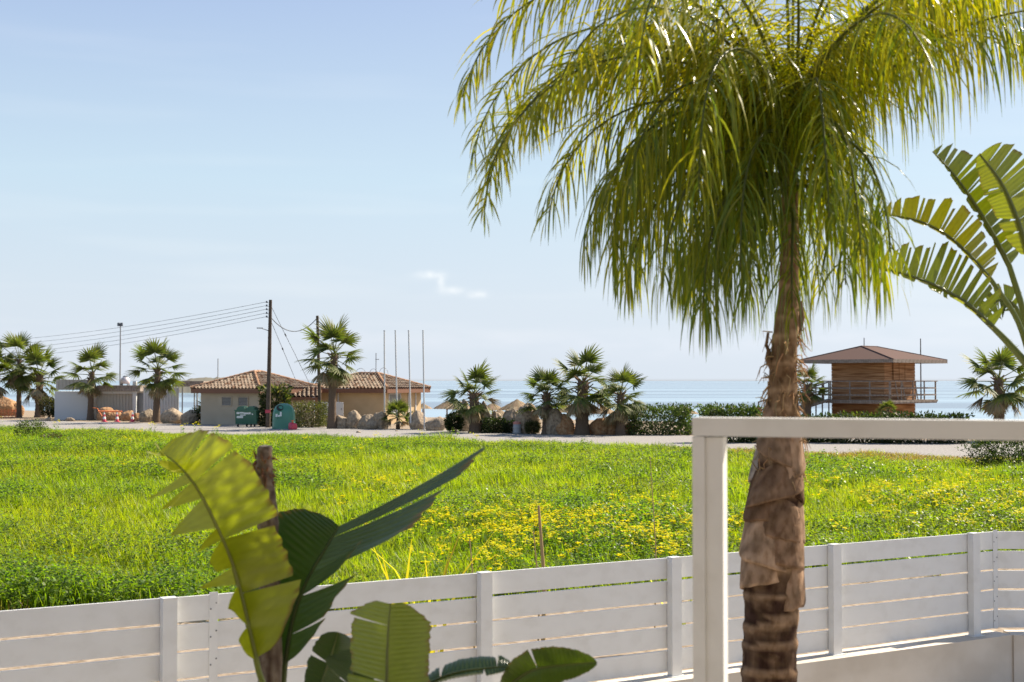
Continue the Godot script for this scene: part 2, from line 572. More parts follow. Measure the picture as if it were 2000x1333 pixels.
func flower_density(x: float, d: float) -> float:
	var a := exp(-pow((x - 1.0) / 2.1, 2.0) - pow((d - 27.5) / 3.6, 2.0)) * 1.6
	a += exp(-pow((x - 3.4) / 1.6, 2.0) - pow((d - 29.0) / 3.5, 2.0)) * 0.4
	a += exp(-pow((x - 11.5) / 3.0, 2.0) - pow((d - 33.0) / 6.0, 2.0)) * 0.7
	a += exp(-pow((x + 3.2) / 0.9, 2.0) - pow((d - 38.0) / 5.0, 2.0)) * 0.25
	a *= 0.35 + 1.5 * maxf(nz.get_noise_2d(x * 0.5, d * 0.3 + 60.0) + 0.25, 0.0)
	return a * 0.4 + 0.001

func build_field() -> void:
	var kinds := ["grass", "grass", "weed", "weed", "dry"]
	var meshes := [tuft("grass", 11), tuft("grass", 12), tuft("weed", 13), tuft("weed", 14), tuft("dry", 15)]
	var stems := tuft("stem", 16)
	var flowers := tuft("flower", 17)
	rng.seed = 99
	var xf := [[], [], [], [], []]
	var cl := [PackedColorArray(), PackedColorArray(), PackedColorArray(), PackedColorArray(), PackedColorArray()]
	var fx := []
	var fc := PackedColorArray()
	var d := 16.0
	while d < 112.0:
		var step := 0.17 + 0.0032 * (d - 16.0)
		var x := -0.375 * d - 2.0
		while x < 0.375 * d + 2.0:
			var q := Vector2(x + R(-0.5, 0.5) * step, d + R(-0.5, 0.5) * step)
			x += step
			var s := 0.53 * q.x + 0.848 * q.y
			var edge := 62.0 + 1.6 * nz.get_noise_2d(q.x * 0.2, 5.0)
			if q.y < field_edge(q.x) + R(-0.5, 0.4) or s > edge + R(-0.6, 0.6):
				continue
			var big := nz.get_noise_2d(q.x * 0.11, q.y * 0.11)
			var fine := nz.get_noise_2d(q.x * 0.6 + 30.0, q.y * 0.35)
			var k := 0
			# leafy weeds near the lane and in patches, grass elsewhere, a dried strip by the road on the right
			var leafy := clampf(0.35 + 1.6 * big + 0.7 * fine + clampf((27.0 - q.y + 0.4 * q.x) / 12.0, -0.3, 0.45), 0.02, 0.95)
			k = (2 if rng.randf() < 0.5 else 3) if rng.randf() < leafy else (0 if rng.randf() < 0.5 else 1)
			var dryness := clampf((s - 53.0) / 4.0, 0.0, 1.0) * clampf((q.x - 4.0) / 6.0, 0.0, 1.0)
			if rng.randf() < dryness * 0.95 + 0.012:
				k = 4
			var hgt := (0.75 + 0.75 * clampf(0.5 + big * 0.9 + fine * 0.8, 0.0, 1.2)) * (1.0 + 0.006 * (d - 16.0))
			if s > 48.0:
				hgt *= lerpf(1.0, 0.55, clampf((s - 48.0) / 9.0, 0.0, 1.0))
			hgt += 1.0 * exp(-(pow((q.x + 3.5) / 1.1, 2.0) + pow((q.y - 74.5) / 2.0, 2.0)))
			var wide := 1.0 + 0.011 * (d - 16.0)
			var bs := Basis(Vector3.UP, R(0, TAU)).scaled(Vector3(wide, hgt * R(0.8, 1.15), wide))
			xf[k].append(Transform3D(bs, Vector3(q.x, 0.0, -q.y)))
			# yellowish and darker green patches of different plants
			var yel := clampf(0.5 + 1.5 * nz.get_noise_2d(q.x * 0.16 + 80.0, q.y * 0.09), 0.0, 1.0)
			var br := R(0.82, 1.15)
			cl[k].append(Color(lerpf(0.86, 1.14, yel) * br, lerpf(0.94, 1.05, yel) * br, 0.9 * br))
			if rng.randf() < flower_density(q.x, q.y) * clampf(step / 0.2, 1.0, 2.0) * 0.8:
				var fb := Basis(Vector3.UP, R(0, TAU)).scaled(Vector3(1, R(0.85, 1.2), 1) * (1.0 + 0.008 * (d - 16.0)))
				fx.append(Transform3D(fb, Vector3(q.x, 0.0, -q.y)))
				fc.append(Color.WHITE * R(0.85, 1.1))
		d += step
	var nm := ["meadow_grass", "fresh_grass", "leafy_weeds", "low_weeds", "dry_grass"]
	var lb := ["bright green meadow grass covering the field", "tall fresh grass blades growing through the field", "dark leafy weeds growing thickly behind the white fence", "low broad-leaved weeds mixed into the green field", "dried brown grass strip along the gravel road"]
	for k in 5:
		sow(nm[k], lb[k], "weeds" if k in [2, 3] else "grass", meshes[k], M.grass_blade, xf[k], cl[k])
	sow("flower_stems", "thin green stems carrying the yellow field flowers", "weeds", stems, M.grass_blade, fx, fc)
	sow("yellow_flowers", "yellow wild flowers blooming in patches across the field", "flowers", flowers, M.petal, fx, fc)

# ---------------------------------------------------------------- fence and terrace
const FENCE_TOP := 1.83
func build_fence() -> void:
	var a := Vector3(-8.06, 0, -6.36)          # line of the fence on the ground plan
	var dir := Vector3(0.857, 0, -0.515).normalized()
	# posts along the line, metres from a
	var at := []
	for px in [325.0, 940.0, 1310.0, 1623.0, 1895.0, 1945.0]:
		var r := ray(px, 1100)
		var k := r.x / -r.z                      # x = k * depth
		# a.x + t*dir.x = k * (-(a.z) - t*dir.z)
		at.append((k * -a.z - a.x) / (dir.x + k * dir.z))
	var corner: float = at[5]
	var posts := [at[0] - 4.3, at[0] - 2.15, at[0], at[1], at[2], at[3], at[4]]
	var along := Transform3D(Basis(dir, Vector3.UP, dir.cross(Vector3.UP)), a)
	var f := thing("slat_fence", "white horizontal board fence with posts on top of the low wall", "fence", a + Vector3(0, 0.83, 0))
	f.basis = along.basis
	var top := FENCE_TOP - 0.83
	var face := 1.0
	# local z points away from the house or towards it: find the side of the camera
	if along.basis.z.dot(EYE - a) < 0.0:
		face = -1.0
	var seam: float = at[0] + 0.33
	var ends := posts.duplicate()
	ends.append(corner)
	for k in ends.size() - 1:
		var spans := [[ends[k], ends[k + 1]]]
		if ends[k] < seam and ends[k + 1] > seam:
			spans = [[ends[k], seam - 0.004], [seam + 0.004, ends[k + 1]]]
		for sp in spans:
			var x0: float = sp[0] + 0.003
			var x1: float = sp[1] - 0.003
			for j in 5:
				var y := 0.035 + j * 0.193 + 0.0875
				bx("board", Vector3((x0 + x1) / 2, y + R(-0.0015, 0.0015), R(-0.002, 0.002)), Vector3(x1 - x0, 0.172, 0.022), M.white_paint, f, 0.003)
	for x in posts:
		var q := bx("post", Vector3(x, top / 2 - 0.008, face * 0.052), Vector3(0.1, top - 0.02, 0.07), M.white_paint, f, 0.006)
		bx("cap", Vector3(x, top - 0.013, face * 0.052), Vector3(0.108, 0.01, 0.078), M.white_paint, q, 0.003)
		bx("foot_plate", Vector3(x, 0.0, face * 0.055), Vector3(0.15, 0.012, 0.11), M.white_paint, q)
	for x in [seam, corner - 0.02]:
		var q := bx("joint_strip", Vector3(x, 0.035 + 0.48, face * 0.0145), Vector3(0.062, 0.965, 0.004), M.white_paint, f)
		for j in 5:
			for e in [-0.02, 0.02]:
				var b := MB.new()
				b.lathe(PackedVector2Array([Vector2(0.006, 0), Vector2(0.005, 0.003), Vector2(0.0, 0.004)]), 8, Color.WHITE, Transform3D(Basis(Vector3.RIGHT, PI / 2 * face), Vector3(x + e, 0.05 + j * 0.193 + 0.08 + 0.02 * signf(e), face * 0.0168)))
				part("screw", b, M.screw, q)
	# the second run past the corner, square to the view
	var c := a + dir * corner
	var f2 := thing("slat_fence", "short white board fence run beyond the corner joint", "fence", c + Vector3(0.0, 0.83, 0))
	for j in 5:
		bx("board", Vector3(2.5, 0.035 + j * 0.193 + 0.0875, -0.012), Vector3(4.96, 0.172, 0.022), M.white_paint, f2, 0.003)
	for x in [1.9, 4.6]:
		bx("post", Vector3(x, top / 2, 0.045), Vector3(0.1, top + 0.008, 0.07), M.white_paint, f2, 0.006)
	# wall under it
	var b := MB.new()
	b.box(Vector3(corner / 2 - 2.0, 0.415 - 0.05, face * 0.06), Vector3(corner + 4.0, 0.93, 0.3), Color.WHITE, 0.0)
	var w := part("boundary_wall", b, M.wall_render)
	w.transform = Transform3D(along.basis, a)
	tag(w, "low beige rendered wall carrying the white board fence", "wall")
	b = MB.new()
	b.box(Vector3(2.6, 0.415 - 0.05, 0.06), Vector3(5.0, 0.928, 0.3), Color.WHITE, 0.0)
	w = part("boundary_wall", b, M.wall_render)
	w.position = c
	tag(w, "low beige rendered wall beyond the corner under the short fence run", "wall")

func build_terrace() -> void:
	var b := MB.new()
	b.quad(Vector3(-9, 0.2, 8), Vector3(9, 0.2, 8), Vector3(9, 0.2, -13.75), Vector3(4.7, 0.2, -13.75))
	b.tri(Vector3(-9, 0.2, 8), Vector3(4.7, 0.2, -13.75), Vector3(-8.0, 0.2, -6.2))
	structure(part("garden_ground", b, M.paving))
	structure(bx("terrace", Vector3(1.0, 1.15, -0.4), Vector3(10.0, 1.9, 8.8), M.paving, self))
	# unseen house added behind the camera to shade the terrace and warm the bounce
	var vl := thing("added_villa", "unseen rendered house added behind the camera, its roof slab shading the terrace", "house", Vector3(1.0, 2.1, 3.2))
	bx("wall", Vector3(-3.4, 1.55, 0.15), Vector3(5.2, 3.1, 0.3), M.wall_render, vl)
	bx("wall", Vector3(4.0, 1.55, 0.15), Vector3(4.0, 3.1, 0.3), M.wall_render, vl)
	bx("wall", Vector3(0.6, 2.75, 0.15), Vector3(2.8, 0.7, 0.3), M.wall_render, vl)
	var dr := bx("door", Vector3(0.6, 1.2, 0.12), Vector3(2.7, 2.4, 0.06), M.window_glass, vl)
	bx("frame", Vector3(0.6, 1.2, 0.08), Vector3(0.06, 2.4, 0.05), M.white_paint, dr)
	bx("added_roof_slab", Vector3(0.0, 3.25, -2.9), Vector3(12.0, 0.28, 6.6), M.wall_render, vl)  # unseen slab, added to keep sky and sun off terrace and railing
	for x in [-4.8, 4.8]:
		bx("column", Vector3(x, 1.55, -5.9), Vector3(0.3, 3.1, 0.3), M.wall_render, vl)
	# white railing frame at the terrace edge
	var d := 4.5
	var o := P(1352, 816, d)
	var r := thing("railing_frame", "white metal railing frame with a square corner in front of the palm trunk", "railing", Vector3(o.x, 2.1, o.z))
	var e := P(2000, 816.5, 4.14)
	r.rotation.y = -atan2(e.z - o.z, e.x - o.x)
	var h := o.y - 2.1
	bx("post", Vector3(0.02, h / 2 - 0.03, -0.03), Vector3(0.04, h - 0.06, 0.06), M.white_paint, r, 0.003)
	bx("inner_post", Vector3(0.0685, h / 2 - 0.031, -0.036), Vector3(0.056, h - 0.062, 0.058), M.white_paint, r)
	bx("top_rail", Vector3(1.6, h - 0.029, -0.045), Vector3(3.2, 0.058, 0.09), M.white_paint, r, 0.003)
	bx("bottom_rail", Vector3(1.65, 0.05, -0.035), Vector3(3.0, 0.04, 0.04), M.white_paint, r, 0.003)
	bx("end_post", Vector3(3.18, h / 2 - 0.03, -0.03), Vector3(0.04, h - 0.06, 0.06), M.white_paint, r, 0.003)

# ---------------------------------------------------------------- houses
func tiles(b: MB, e0: Vector3, e1: Vector3, rise: Vector3, in0: float, in1: float) -> void:
	# rows of barrel tiles on a roof slope from eave e0-e1 up along rise; in0, in1: how far the ridge ends lie in from the eave ends
	var len_ := e0.distance_to(e1)
	var ex := (e1 - e0) / len_
	var sl := rise.length()
	var up := rise / sl
	var no := ex.cross(up).normalized()
	if no.y < 0.0:
		no = -no
	var q := 0.15
	while q < len_ - 0.05:
		var m := 1.0
		if in0 > 0.0:
			m = minf(m, q / in0)
		if in1 > 0.0:
			m = minf(m, (len_ - q) / in1)
		var rows := int(ceil(m * sl / 0.36))
		for k in rows:
			var y0 := k * 0.36 - 0.03
			var y1 := minf(y0 + 0.40, m * sl)
			if y1 - y0 < 0.06:
				continue
			var col := Color(0.20, 0.137, 0.096).lerp(Color(0.31, 0.243, 0.178), rng.randf())
			if rng.randf() < 0.14:
				col = Color(0.14, 0.075, 0.045)
			var p := PackedVector3Array()
			for yy in [y0, y1]:
				var lift: float = 0.06 if yy == y0 else 0.0
				for w in [[-0.12, -0.02], [-0.075, 0.07], [0.0, 0.1], [0.075, 0.07], [0.12, -0.02]]:
					p.append(e0 + ex * (q + w[0]) + up * yy + no * (w[1] + lift))
			b.grid(p, 5, 2, PackedColorArray([col]))
		q += 0.33

func hip_roof(parent: Node3D, x0: float, x1: float, z0: float, z1: float, y: float, rise: float) -> void:
	# eave rectangle x0..x1, z0..z1 (local), ridge along the longer side
	var r := MB.new()
	var t := MB.new()
	var w := x1 - x0
	var l := z1 - z0
	var i := minf(w, l) / 2
	var a := Vector3(x0, y, z1)
	var b := Vector3(x1, y, z1)
	var c := Vector3(x1, y, z0)
	var d := Vector3(x0, y, z0)
	var r0: Vector3
	var r1: Vector3
	if l >= w:
		r0 = Vector3((x0 + x1) / 2, y + rise, z1 - i)
		r1 = Vector3((x0 + x1) / 2, y + rise, z0 + i)
	else:
		r0 = Vector3(x0 + i, y + rise, (z0 + z1) / 2)
		r1 = Vector3(x1 - i, y + rise, (z0 + z1) / 2)
	var dk := Color(0.07, 0.035, 0.02)
	if l >= w:
		r.tri(a, b, r0, dk); r.tri(c, d, r1, dk)
		r.quad(b, c, r1, r0, dk); r.quad(d, a, r0, r1, dk)
		tiles(t, a, b, r0 - (a + b) / 2, w / 2, w / 2)
		tiles(t, b, c, Vector3(-i, rise, 0), i, i)
		tiles(t, d, a, Vector3(i, rise, 0), i, i)
		tiles(t, c, d, r1 - (c + d) / 2, w / 2, w / 2)
	else:
		r.tri(b, c, r1, dk); r.tri(d, a, r0, dk)
		r.quad(a, b, r1, r0, dk); r.quad(c, d, r0, r1, dk)
		tiles(t, a, b, Vector3(0, rise, -i), i, i)
		tiles(t, d, a, r0 - (a + d) / 2, l / 2, l / 2)
		tiles(t, b, c, r1 - (b + c) / 2, l / 2, l / 2)
		tiles(t, c, d, Vector3(0, rise, i), i, i)
	r.quad(a, b, c, d, Color(0.2, 0.1, 0.06))
	var roof := part("roof", r, M.roof_tile, parent)
	var tl := part("roof_tiles", t, M.roof_tile, roof)
	tl.set_meta("kind", "stuff")
	var h := MB.new()
	for hp in [[a, r0], [b, r0 if l >= w else r1], [c, r1], [d, r1 if l >= w else r0], [r0, r1]]:
		var p0: Vector3 = hp[0] + Vector3(0, 0.06, 0)
		var p1: Vector3 = hp[1] + Vector3(0, 0.08, 0)
		var n := maxi(2, int(p0.distance_to(p1) / 0.35))
		for k in n:
			h.tube(PackedVector3Array([p0.lerp(p1, k / float(n)), p0.lerp(p1, (k + 1.05) / n)]), PackedFloat32Array([0.14, 0.115]), 7, Color(0.42, 0.25, 0.15).lerp(Color(0.30, 0.17, 0.10), rng.randf()))
	part("ridge_tiles", h, M.roof_tile, roof).set_meta("kind", "stuff")
	bx("fascia", Vector3((x0 + x1) / 2, y - 0.17, z1 - 0.03), Vector3(w - 0.1, 0.33, 0.05), M.brown_timber, roof)
	bx("fascia", Vector3(x0 + 0.03, y - 0.171, (z0 + z1) / 2), Vector3(0.05, 0.329, l - 0.1), M.brown_timber, roof)
	bx("fascia", Vector3(x1 - 0.03, y - 0.171, (z0 + z1) / 2), Vector3(0.05, 0.329, l - 0.1), M.brown_timber, roof)

func window(parent: Node3D, called: String, at: Vector3, turn: float, w: float, h: float, slats: int, frame: Material, fill: Material) -> void:
	var t := Transform3D(Basis(Vector3.UP, turn), at)
	var b := MB.new()
	b.box(Vector3(0, h / 2 - 0.03, 0.02), Vector3(w, 0.06, 0.06), Color.WHITE, 0, t)
	b.box(Vector3(0, -h / 2 + 0.03, 0.02), Vector3(w, 0.06, 0.06), Color.WHITE, 0, t)
	b.box(Vector3(-w / 2 + 0.03, 0, 0.02), Vector3(0.06, h - 0.12, 0.06), Color.WHITE, 0, t)
	b.box(Vector3(w / 2 - 0.03, 0, 0.02), Vector3(0.06, h - 0.12, 0.06), Color.WHITE, 0, t)
	var o := part(called, b, frame, parent)
	bx("pane", Vector3(0, 0, 0.005), Vector3(w - 0.12, h - 0.12, 0.012), fill, o, 0, t)
	for k in slats:
		bx("slat", Vector3(0, -h / 2 + 0.06 + (h - 0.12) * (k + 0.5) / slats, 0.02), Vector3(w - 0.12, (h - 0.12) / slats * 0.7, 0.012), M.louvre, o, 0, t * Transform3D(Basis(), Vector3.ZERO))

func build_houses() -> void:
	rng.seed = 31
	var th := deg_to_rad(60)
	# bungalow with the pole in front
	var c := P(505, 800, 104.0)
	var a := thing("bungalow", "cream bungalow with tiled hip roof and two louvred windows behind the green bins", "house", Vector3(c.x, 0, c.z), th)
	bx("wall", Vector3(3.15, 1.2, -2.8), Vector3(6.3, 2.5, 5.6), M.pale_render, a)
	hip_roof(a, -0.55, 6.85, -6.15, 0.55, 2.68, 1.22)
	for z in [-1.45, -3.05]:
		window(a, "window", Vector3(-0.01, 1.75, z), -PI / 2, 1.0, 0.72, 6, M.pale_render, M.window_glass)
	bx("vent_pipe", Vector3(1.2, 3.8, -5.0), Vector3(0.05, 2.3, 0.05), M.grey_metal, a)
	# low lean-to roof joining it to the next bungalow
	var q := P(548, 800, 106.5)
	var l := thing("porch", "low tiled lean-to porch between the two bungalows", "porch", Vector3(q.x, 0, q.z), deg_to_rad(8))
	bx("wall", Vector3(1.25, 0.95, -1.3), Vector3(2.5, 2.0, 2.2), M.pale_render, l)
	var b := MB.new()
	b.quad(Vector3(-0.1, 2.05, 0.4), Vector3(2.9, 2.05, 0.4), Vector3(2.9, 2.75, -1.5), Vector3(-0.1, 2.75, -1.5), Color(0.07, 0.035, 0.02))
	b.quad(Vector3(-0.1, 2.75, -1.5), Vector3(2.9, 2.75, -1.5), Vector3(2.9, 2.05, -2.5), Vector3(-0.1, 2.05, -2.5), Color(0.07, 0.035, 0.02))
	var rf := part("roof", b, M.roof_tile, l)
	b = MB.new()
	tiles(b, Vector3(-0.1, 2.06, 0.4), Vector3(2.9, 2.06, 0.4), Vector3(0, 0.7, -1.9), 0, 0)
	part("roof_tiles", b, M.roof_tile, rf).set_meta("kind", "stuff")
	bx("fascia", Vector3(1.4, 1.93, 0.36), Vector3(2.9, 0.22, 0.04), M.brown_timber, rf)
	# bungalow behind the flagpoles
	c = P(752, 800, 108.0)
	a = thing("bungalow", "orange-cream bungalow with tiled hip roof behind the four flagpoles", "house", Vector3(c.x, 0, c.z), th)
	bx("wall", Vector3(2.45, 1.2, -3.35), Vector3(4.9, 2.5, 6.7), M.cream_render, a)
	hip_roof(a, -0.55, 5.45, -7.25, 0.55, 2.68, 1.1)
	window(a, "window", Vector3(1.25, 1.55, 0.01), 0.0, 1.6, 1.5, 0, M.white_metal, M.louvre)
	bx("drainpipe", Vector3(3.1, 1.2, 0.04), Vector3(0.09, 2.4, 0.06), M.cladding, a)
	bx("drainpipe", Vector3(4.1, 1.2, 0.04), Vector3(0.09, 2.4, 0.06), M.cladding, a)
	bx("drainpipe", Vector3(-0.04, 1.2, -4.4), Vector3(0.06, 2.4, 0.09), M.cladding, a)
	var st := thing("roof_antenna", "thin antenna mast with crossbar and cable frames on the tiled roof", "antenna", Vector3.ZERO)
	st.position = a.transform * Vector3(2.45, 3.7, -2.6)
	b = MB.new()
	b.tube(PackedVector3Array([Vector3(0, 0, 0), Vector3(0, 1.75, 0)]), PackedFloat32Array([0.035]), 6)
	part("mast", b, M.grey_metal, st)
	b = MB.new()
	b.tube(PackedVector3Array([Vector3(-0.05, 1.25, 0), Vector3(0.25, 1.25, 0)]), PackedFloat32Array([0.03]), 6)
	part("crossbar", b, M.grey_metal, st)
	b = MB.new()
	for k in [[-1.2, 0.4, 0.45], [-0.2, 0.3, 0.42], [0.6, 0.35, 0.5]]:
		var arc := PackedVector3Array()
		for j in 7:
			var an := PI * j / 6.0
			arc.append(Vector3(k[0] + cos(an) * k[1], 0.1 + sin(an) * k[2], 0))
		b.tube(arc, PackedFloat32Array([0.018]), 5)
	part("cable_frame", b, M.grey_metal, st)
	# meter cabinets between them
	var mc := P(622, 800, 104.0)
	var cab := thing("meter_cabinet", "pale grey electric cabinets on a wall behind the tall palm trunk", "cabinet", Vector3(mc.x, 0, mc.z), deg_to_rad(6))
	bx("plinth", Vector3(0.9, 0.35, -0.2), Vector3(1.9, 0.7, 0.4), M.stone, cab)
	for k in 2:
		var cb := bx("cabinet", Vector3(0.42 + k * 0.95, 1.2, -0.2), Vector3(0.86, 1.0, 0.36), M.cladding, cab, 0.02)
		bx("door", Vector3(0.42 + k * 0.95, 1.2, -0.012), Vector3(0.76, 0.9, 0.02), M.white_metal, cb)
		bx("lock", Vector3(0.7 + k * 0.95, 1.2, 0.004), Vector3(0.05, 0.12, 0.02), M.screw, cb)

func ribbed(called: String, x0: float, x1: float, y0: float, y1: float, z: float, pitch: float, m: Material, parent: Node) -> void:
	var s := bx(called, Vector3((x0 + x1) / 2, (y0 + y1) / 2, z - 0.03), Vector3(x1 - x0, y1 - y0, 0.05), m, parent)
	var x := x0 + pitch / 2
	var mesh0: ArrayMesh
	while x < x1:
		if mesh0 == null:
			var b := MB.new()
			b.box(Vector3.ZERO, Vector3(pitch * 0.5, y1 - y0 - 0.01, 0.05))
			mesh0 = b.mesh()
		var rr := inst("rib", mesh0, m, s)
		rr.position = Vector3(x, (y0 + y1) / 2, z + 0.02)
		x += pitch

func build_sheds() -> void:
	var d := 119.0
	var o := P(105, 800, d)
	var k := d / F                                   # metres per photo pixel there
	var s := thing("site_shed", "long white and cream clad shed with flat roof behind the left palms", "shed", Vector3(o.x, 0, o.z))
	var y := func(py: float) -> float: return 3.3 - (py - 743.5) * k
	bx("wall", Vector3(33 * k, y.call(765) / 2, -1.3), Vector3(66 * k, y.call(765), 2.4), M.cladding, s)
	ribbed("upper_cladding", 4 * k, 75 * k, y.call(762), y.call(742), 0.1, 0.3, M.cladding_cream, s)
	bx("back_wall", Vector3(80 * k, y.call(765) / 2, -2.6), Vector3(160 * k, y.call(765), 0.2), M.cladding, s)
	ribbed("wall_cladding", 85 * k, 157 * k, 0.02, y.call(766), -0.2, 0.26, M.cladding_cream, s)
	bx("roof", Vector3(128 * k, y.call(759), -1.2), Vector3(84 * k, 0.5, 3.2), M.grey_wood, s)
	bx("fascia", Vector3(120 * k, y.call(767), 0.0), Vector3(76 * k, 0.2, 0.3), M.white_metal, s)
	bx("corner_post", Vector3(158 * k, y.call(745) / 2, 0.1), Vector3(0.3, y.call(745), 0.3), M.white_metal, s)
	bx("door", Vector3(168 * k, y.call(768) / 2, -0.4), Vector3(0.7, y.call(768), 0.1), M.dark_panel, s)
	ribbed("gate_cladding", 176 * k, 245 * k, 0.02, y.call(757), 0.3, 0.24, M.white_metal, s)
	# open carport frame beside it
	var c := P(352, 800, 116.0)
	var p := thing("carport", "open brown flat-roofed shelter on thin posts beside the white cladding", "shelter", Vector3(c.x, 0, c.z))
	bx("roof", Vector3(0.75, y.call(750), -1.5), Vector3(2.3, 0.45, 3.4), M.grey_wood, p)
	for x in [0.1, 0.55, 0.8, 1.3]:
		bx("post", Vector3(x, y.call(756) / 2, -0.2 if x in [0.1, 1.3] else -2.6), Vector3(0.09, y.call(756), 0.09), M.grey_metal, p)
	# water tank on the roof
	var t := P(240, 745, 119.5)
	var w := thing("water_tank", "pinkish white rounded water tank on a dark frame on the shed roof", "tank", Vector3(t.x, y.call(759) + 0.25, t.z - 0.6))
	var b := MB.new()
	b.lathe(PackedVector2Array([Vector2(0, 0.12), Vector2(0.38, 0.12), Vector2(0.4, 0.4), Vector2(0.3, 0.62), Vector2(0.16, 0.7), Vector2(0, 0.72)]), 18)
	part("tank_body", b, mat("tank_plastic", Color(0.66, 0.58, 0.58), 0.5), w)
	for x in [-0.28, 0.28]:
		bx("frame_bar", Vector3(x, 0.06, 0), Vector3(0.06, 0.12, 0.7), M.dark_panel, w)
	bx("lid", Vector3(0, 0.745, 0), Vector3(0.3, 0.06, 0.3), M.dark_panel, w, 0.01)
	# floodlight mast
	var lp := P(233.5, 800, 121.0 + 1.6)
	var l := thing("floodlight_mast", "slim grey mast with a double floodlight box on top", "lamp post", Vector3(lp.x, 0, lp.z))
	var top := 3.3 + (743.5 - 632) * (122.6 / F)
	b = MB.new()
	b.tube(PackedVector3Array([Vector3(0, 0, 0), Vector3(0, top, 0)]), PackedFloat32Array([0.08, 0.05]), 8)
	part("mast", b, M.grey_metal, l)
	for x in [-0.13, 0.13]:
		bx("floodlight", Vector3(x, top - 0.1, 0.1), Vector3(0.2, 0.3, 0.14), M.dark_panel, l, 0.02)

# ---------------------------------------------------------------- lifeguard tower
func build_tower() -> void:
	rng.seed = 41
	var c := P(1728, 800, 90.0)
	var L := 3.85
	var t := thing("lifeguard_tower", "wooden lifeguard tower with brown hip roof and railed balcony", "tower", Vector3(c.x, 0, c.z), deg_to_rad(45))
	var deck := 2.05
	var eave := 4.62
	bx("core", Vector3(L / 2, eave / 2, -L / 2), Vector3(L - 0.08, eave - 0.02, L - 0.08), M.siding, t)
	# siding boards on the four walls, lower ones rust brown
	var n := 21
	for side in 4:
		var tr := Transform3D(Basis(Vector3.UP, side * PI / 2), Vector3(L / 2, 0, -L / 2))
		for k in n:
			var y := k * eave / n
			var hb := eave / n - 0.02
			var low := y < deck - 0.1
			var z := L / 2 - 0.022 + R(0, 0.012)
			bx("board", Vector3(0, y + hb / 2 + 0.01, z), Vector3(L + 0.01, hb, 0.03), M.siding_rust if low else M.siding, t, 0.004, tr)
	# shutters with upright battens on the lit side
	for k in 3:
		var x := 1.05 + k * 0.72
		var sh := bx("shutter", Vector3(x + 0.34, 3.9, 0.035), Vector3(0.68, 1.15, 0.03), M.siding, t)
		bx("batten", Vector3(x, 3.9, 0.058), Vector3(0.05, 1.2, 0.03), M.siding, sh)
	# deck
	var o := 1.05
	var dk := bx("deck", Vector3(L / 2, deck - 0.06, -L / 2), Vector3(L + 2 * o, 0.12, L + 2 * o), M.grey_wood, t)
	for side in 4:
		var tr := Transform3D(Basis(Vector3.UP, side * PI / 2), Vector3(L / 2, deck, -L / 2))
		bx("joist", Vector3(0, -0.13, L / 2 + o - 0.06), Vector3(L + 2 * o - 0.2, 0.16, 0.08), M.grey_wood, dk, 0, tr)
		var rl := bx("railing", Vector3(0, 1.2, L / 2 + o - 0.07), Vector3(L + 2 * o, 0.06, 0.1), M.grey_wood, t, 0, tr)
		for y in [0.32, 0.76]:
			bx("rail", Vector3(0, y, L / 2 + o - 0.07), Vector3(L + 2 * o - 0.2, 0.09, 0.035), M.grey_wood, rl, 0, tr)
		for k in 5:
			bx("baluster", Vector3(-(L / 2 + o - 0.1) + (L + 2 * o - 0.2) * k / 4.0, 0.56, L / 2 + o - 0.13), Vector3(0.08, 1.22, 0.06), M.grey_wood, rl, 0, tr)
	for k in [0.15, 1.0, 2.6]:
		var b2 := MB.new()
		b2.tube(PackedVector3Array([Vector3(k, deck, o - 0.16), Vector3(k - 0.35, deck + 1.15, o - 0.16)]), PackedFloat32Array([0.035]), 5)
		part("brace", b2, M.grey_wood, t)
	# roof
	var v := 1.5
	var x0 := -v
	var x1 := L + v
	var e := eave
	var a := Vector3(x0, e, v)
	var b := Vector3(x1, e, v)
	var cc := Vector3(x1, e, -L - v)
	var d := Vector3(x0, e, -L - v)
	var r0 := Vector3(L / 2 - 0.95, e + 0.9, -L / 2 - 0.3)
	var r1 := Vector3(L / 2 + 0.95, e + 0.9, -L / 2 - 0.3)
	var m := MB.new()
	m.quad(a, b, r1, r0); m.tri(b, cc, r1); m.quad(cc, d, r0, r1); m.tri(d, a, r0)
	m.quad(a, b, cc, d)
	var rf := part("roof", m, M.roof_shingle, t)
	var hp := MB.new()
	for q in [[a, r0], [b, r1], [cc, r1], [d, r0], [r0, r1]]:
		hp.tube(PackedVector3Array([q[0], q[1]]), PackedFloat32Array([0.05]), 6)
	part("hip_strip", hp, M.roof_shingle, rf)
	for side in 4:
		var tr := Transform3D(Basis(Vector3.UP, side * PI / 2), Vector3(L / 2, e, -L / 2))
		bx("fascia", Vector3(0, -0.1, L / 2 + v - 0.02), Vector3(L + 2 * v, 0.22, 0.05), M.grey_wood, rf, 0, tr)
	# flag poles on roof and deck
	m = MB.new()
	m.tube(PackedVector3Array([Vector3(L / 2 - 0.6, e + 0.7, -L / 2 - 0.3), Vector3(L / 2 - 0.6, e + 1.45, -L / 2 - 0.3)]), PackedFloat32Array([0.035]), 6)
	part("roof_pole", m, M.grey_metal, rf)
	m = MB.new()
	m.tube(PackedVector3Array([Vector3(L + o - 0.12, deck, -0.1), Vector3(L + o - 0.12, deck + 4.0, -0.1)]), PackedFloat32Array([0.05, 0.035]), 6)
	part("flag_pole", m, M.pole_wood, t)
	# ramp down from the far end of the left side
	var rp := Vector3(-o, deck, -L + 0.2)
	var re := Vector3(-o - 3.4, 0.75, -L - 2.4)
	var rm := MB.new()
	var ax := (re - rp)
	var sd := Vector3(ax.z, 0, -ax.x).normalized() * 0.6
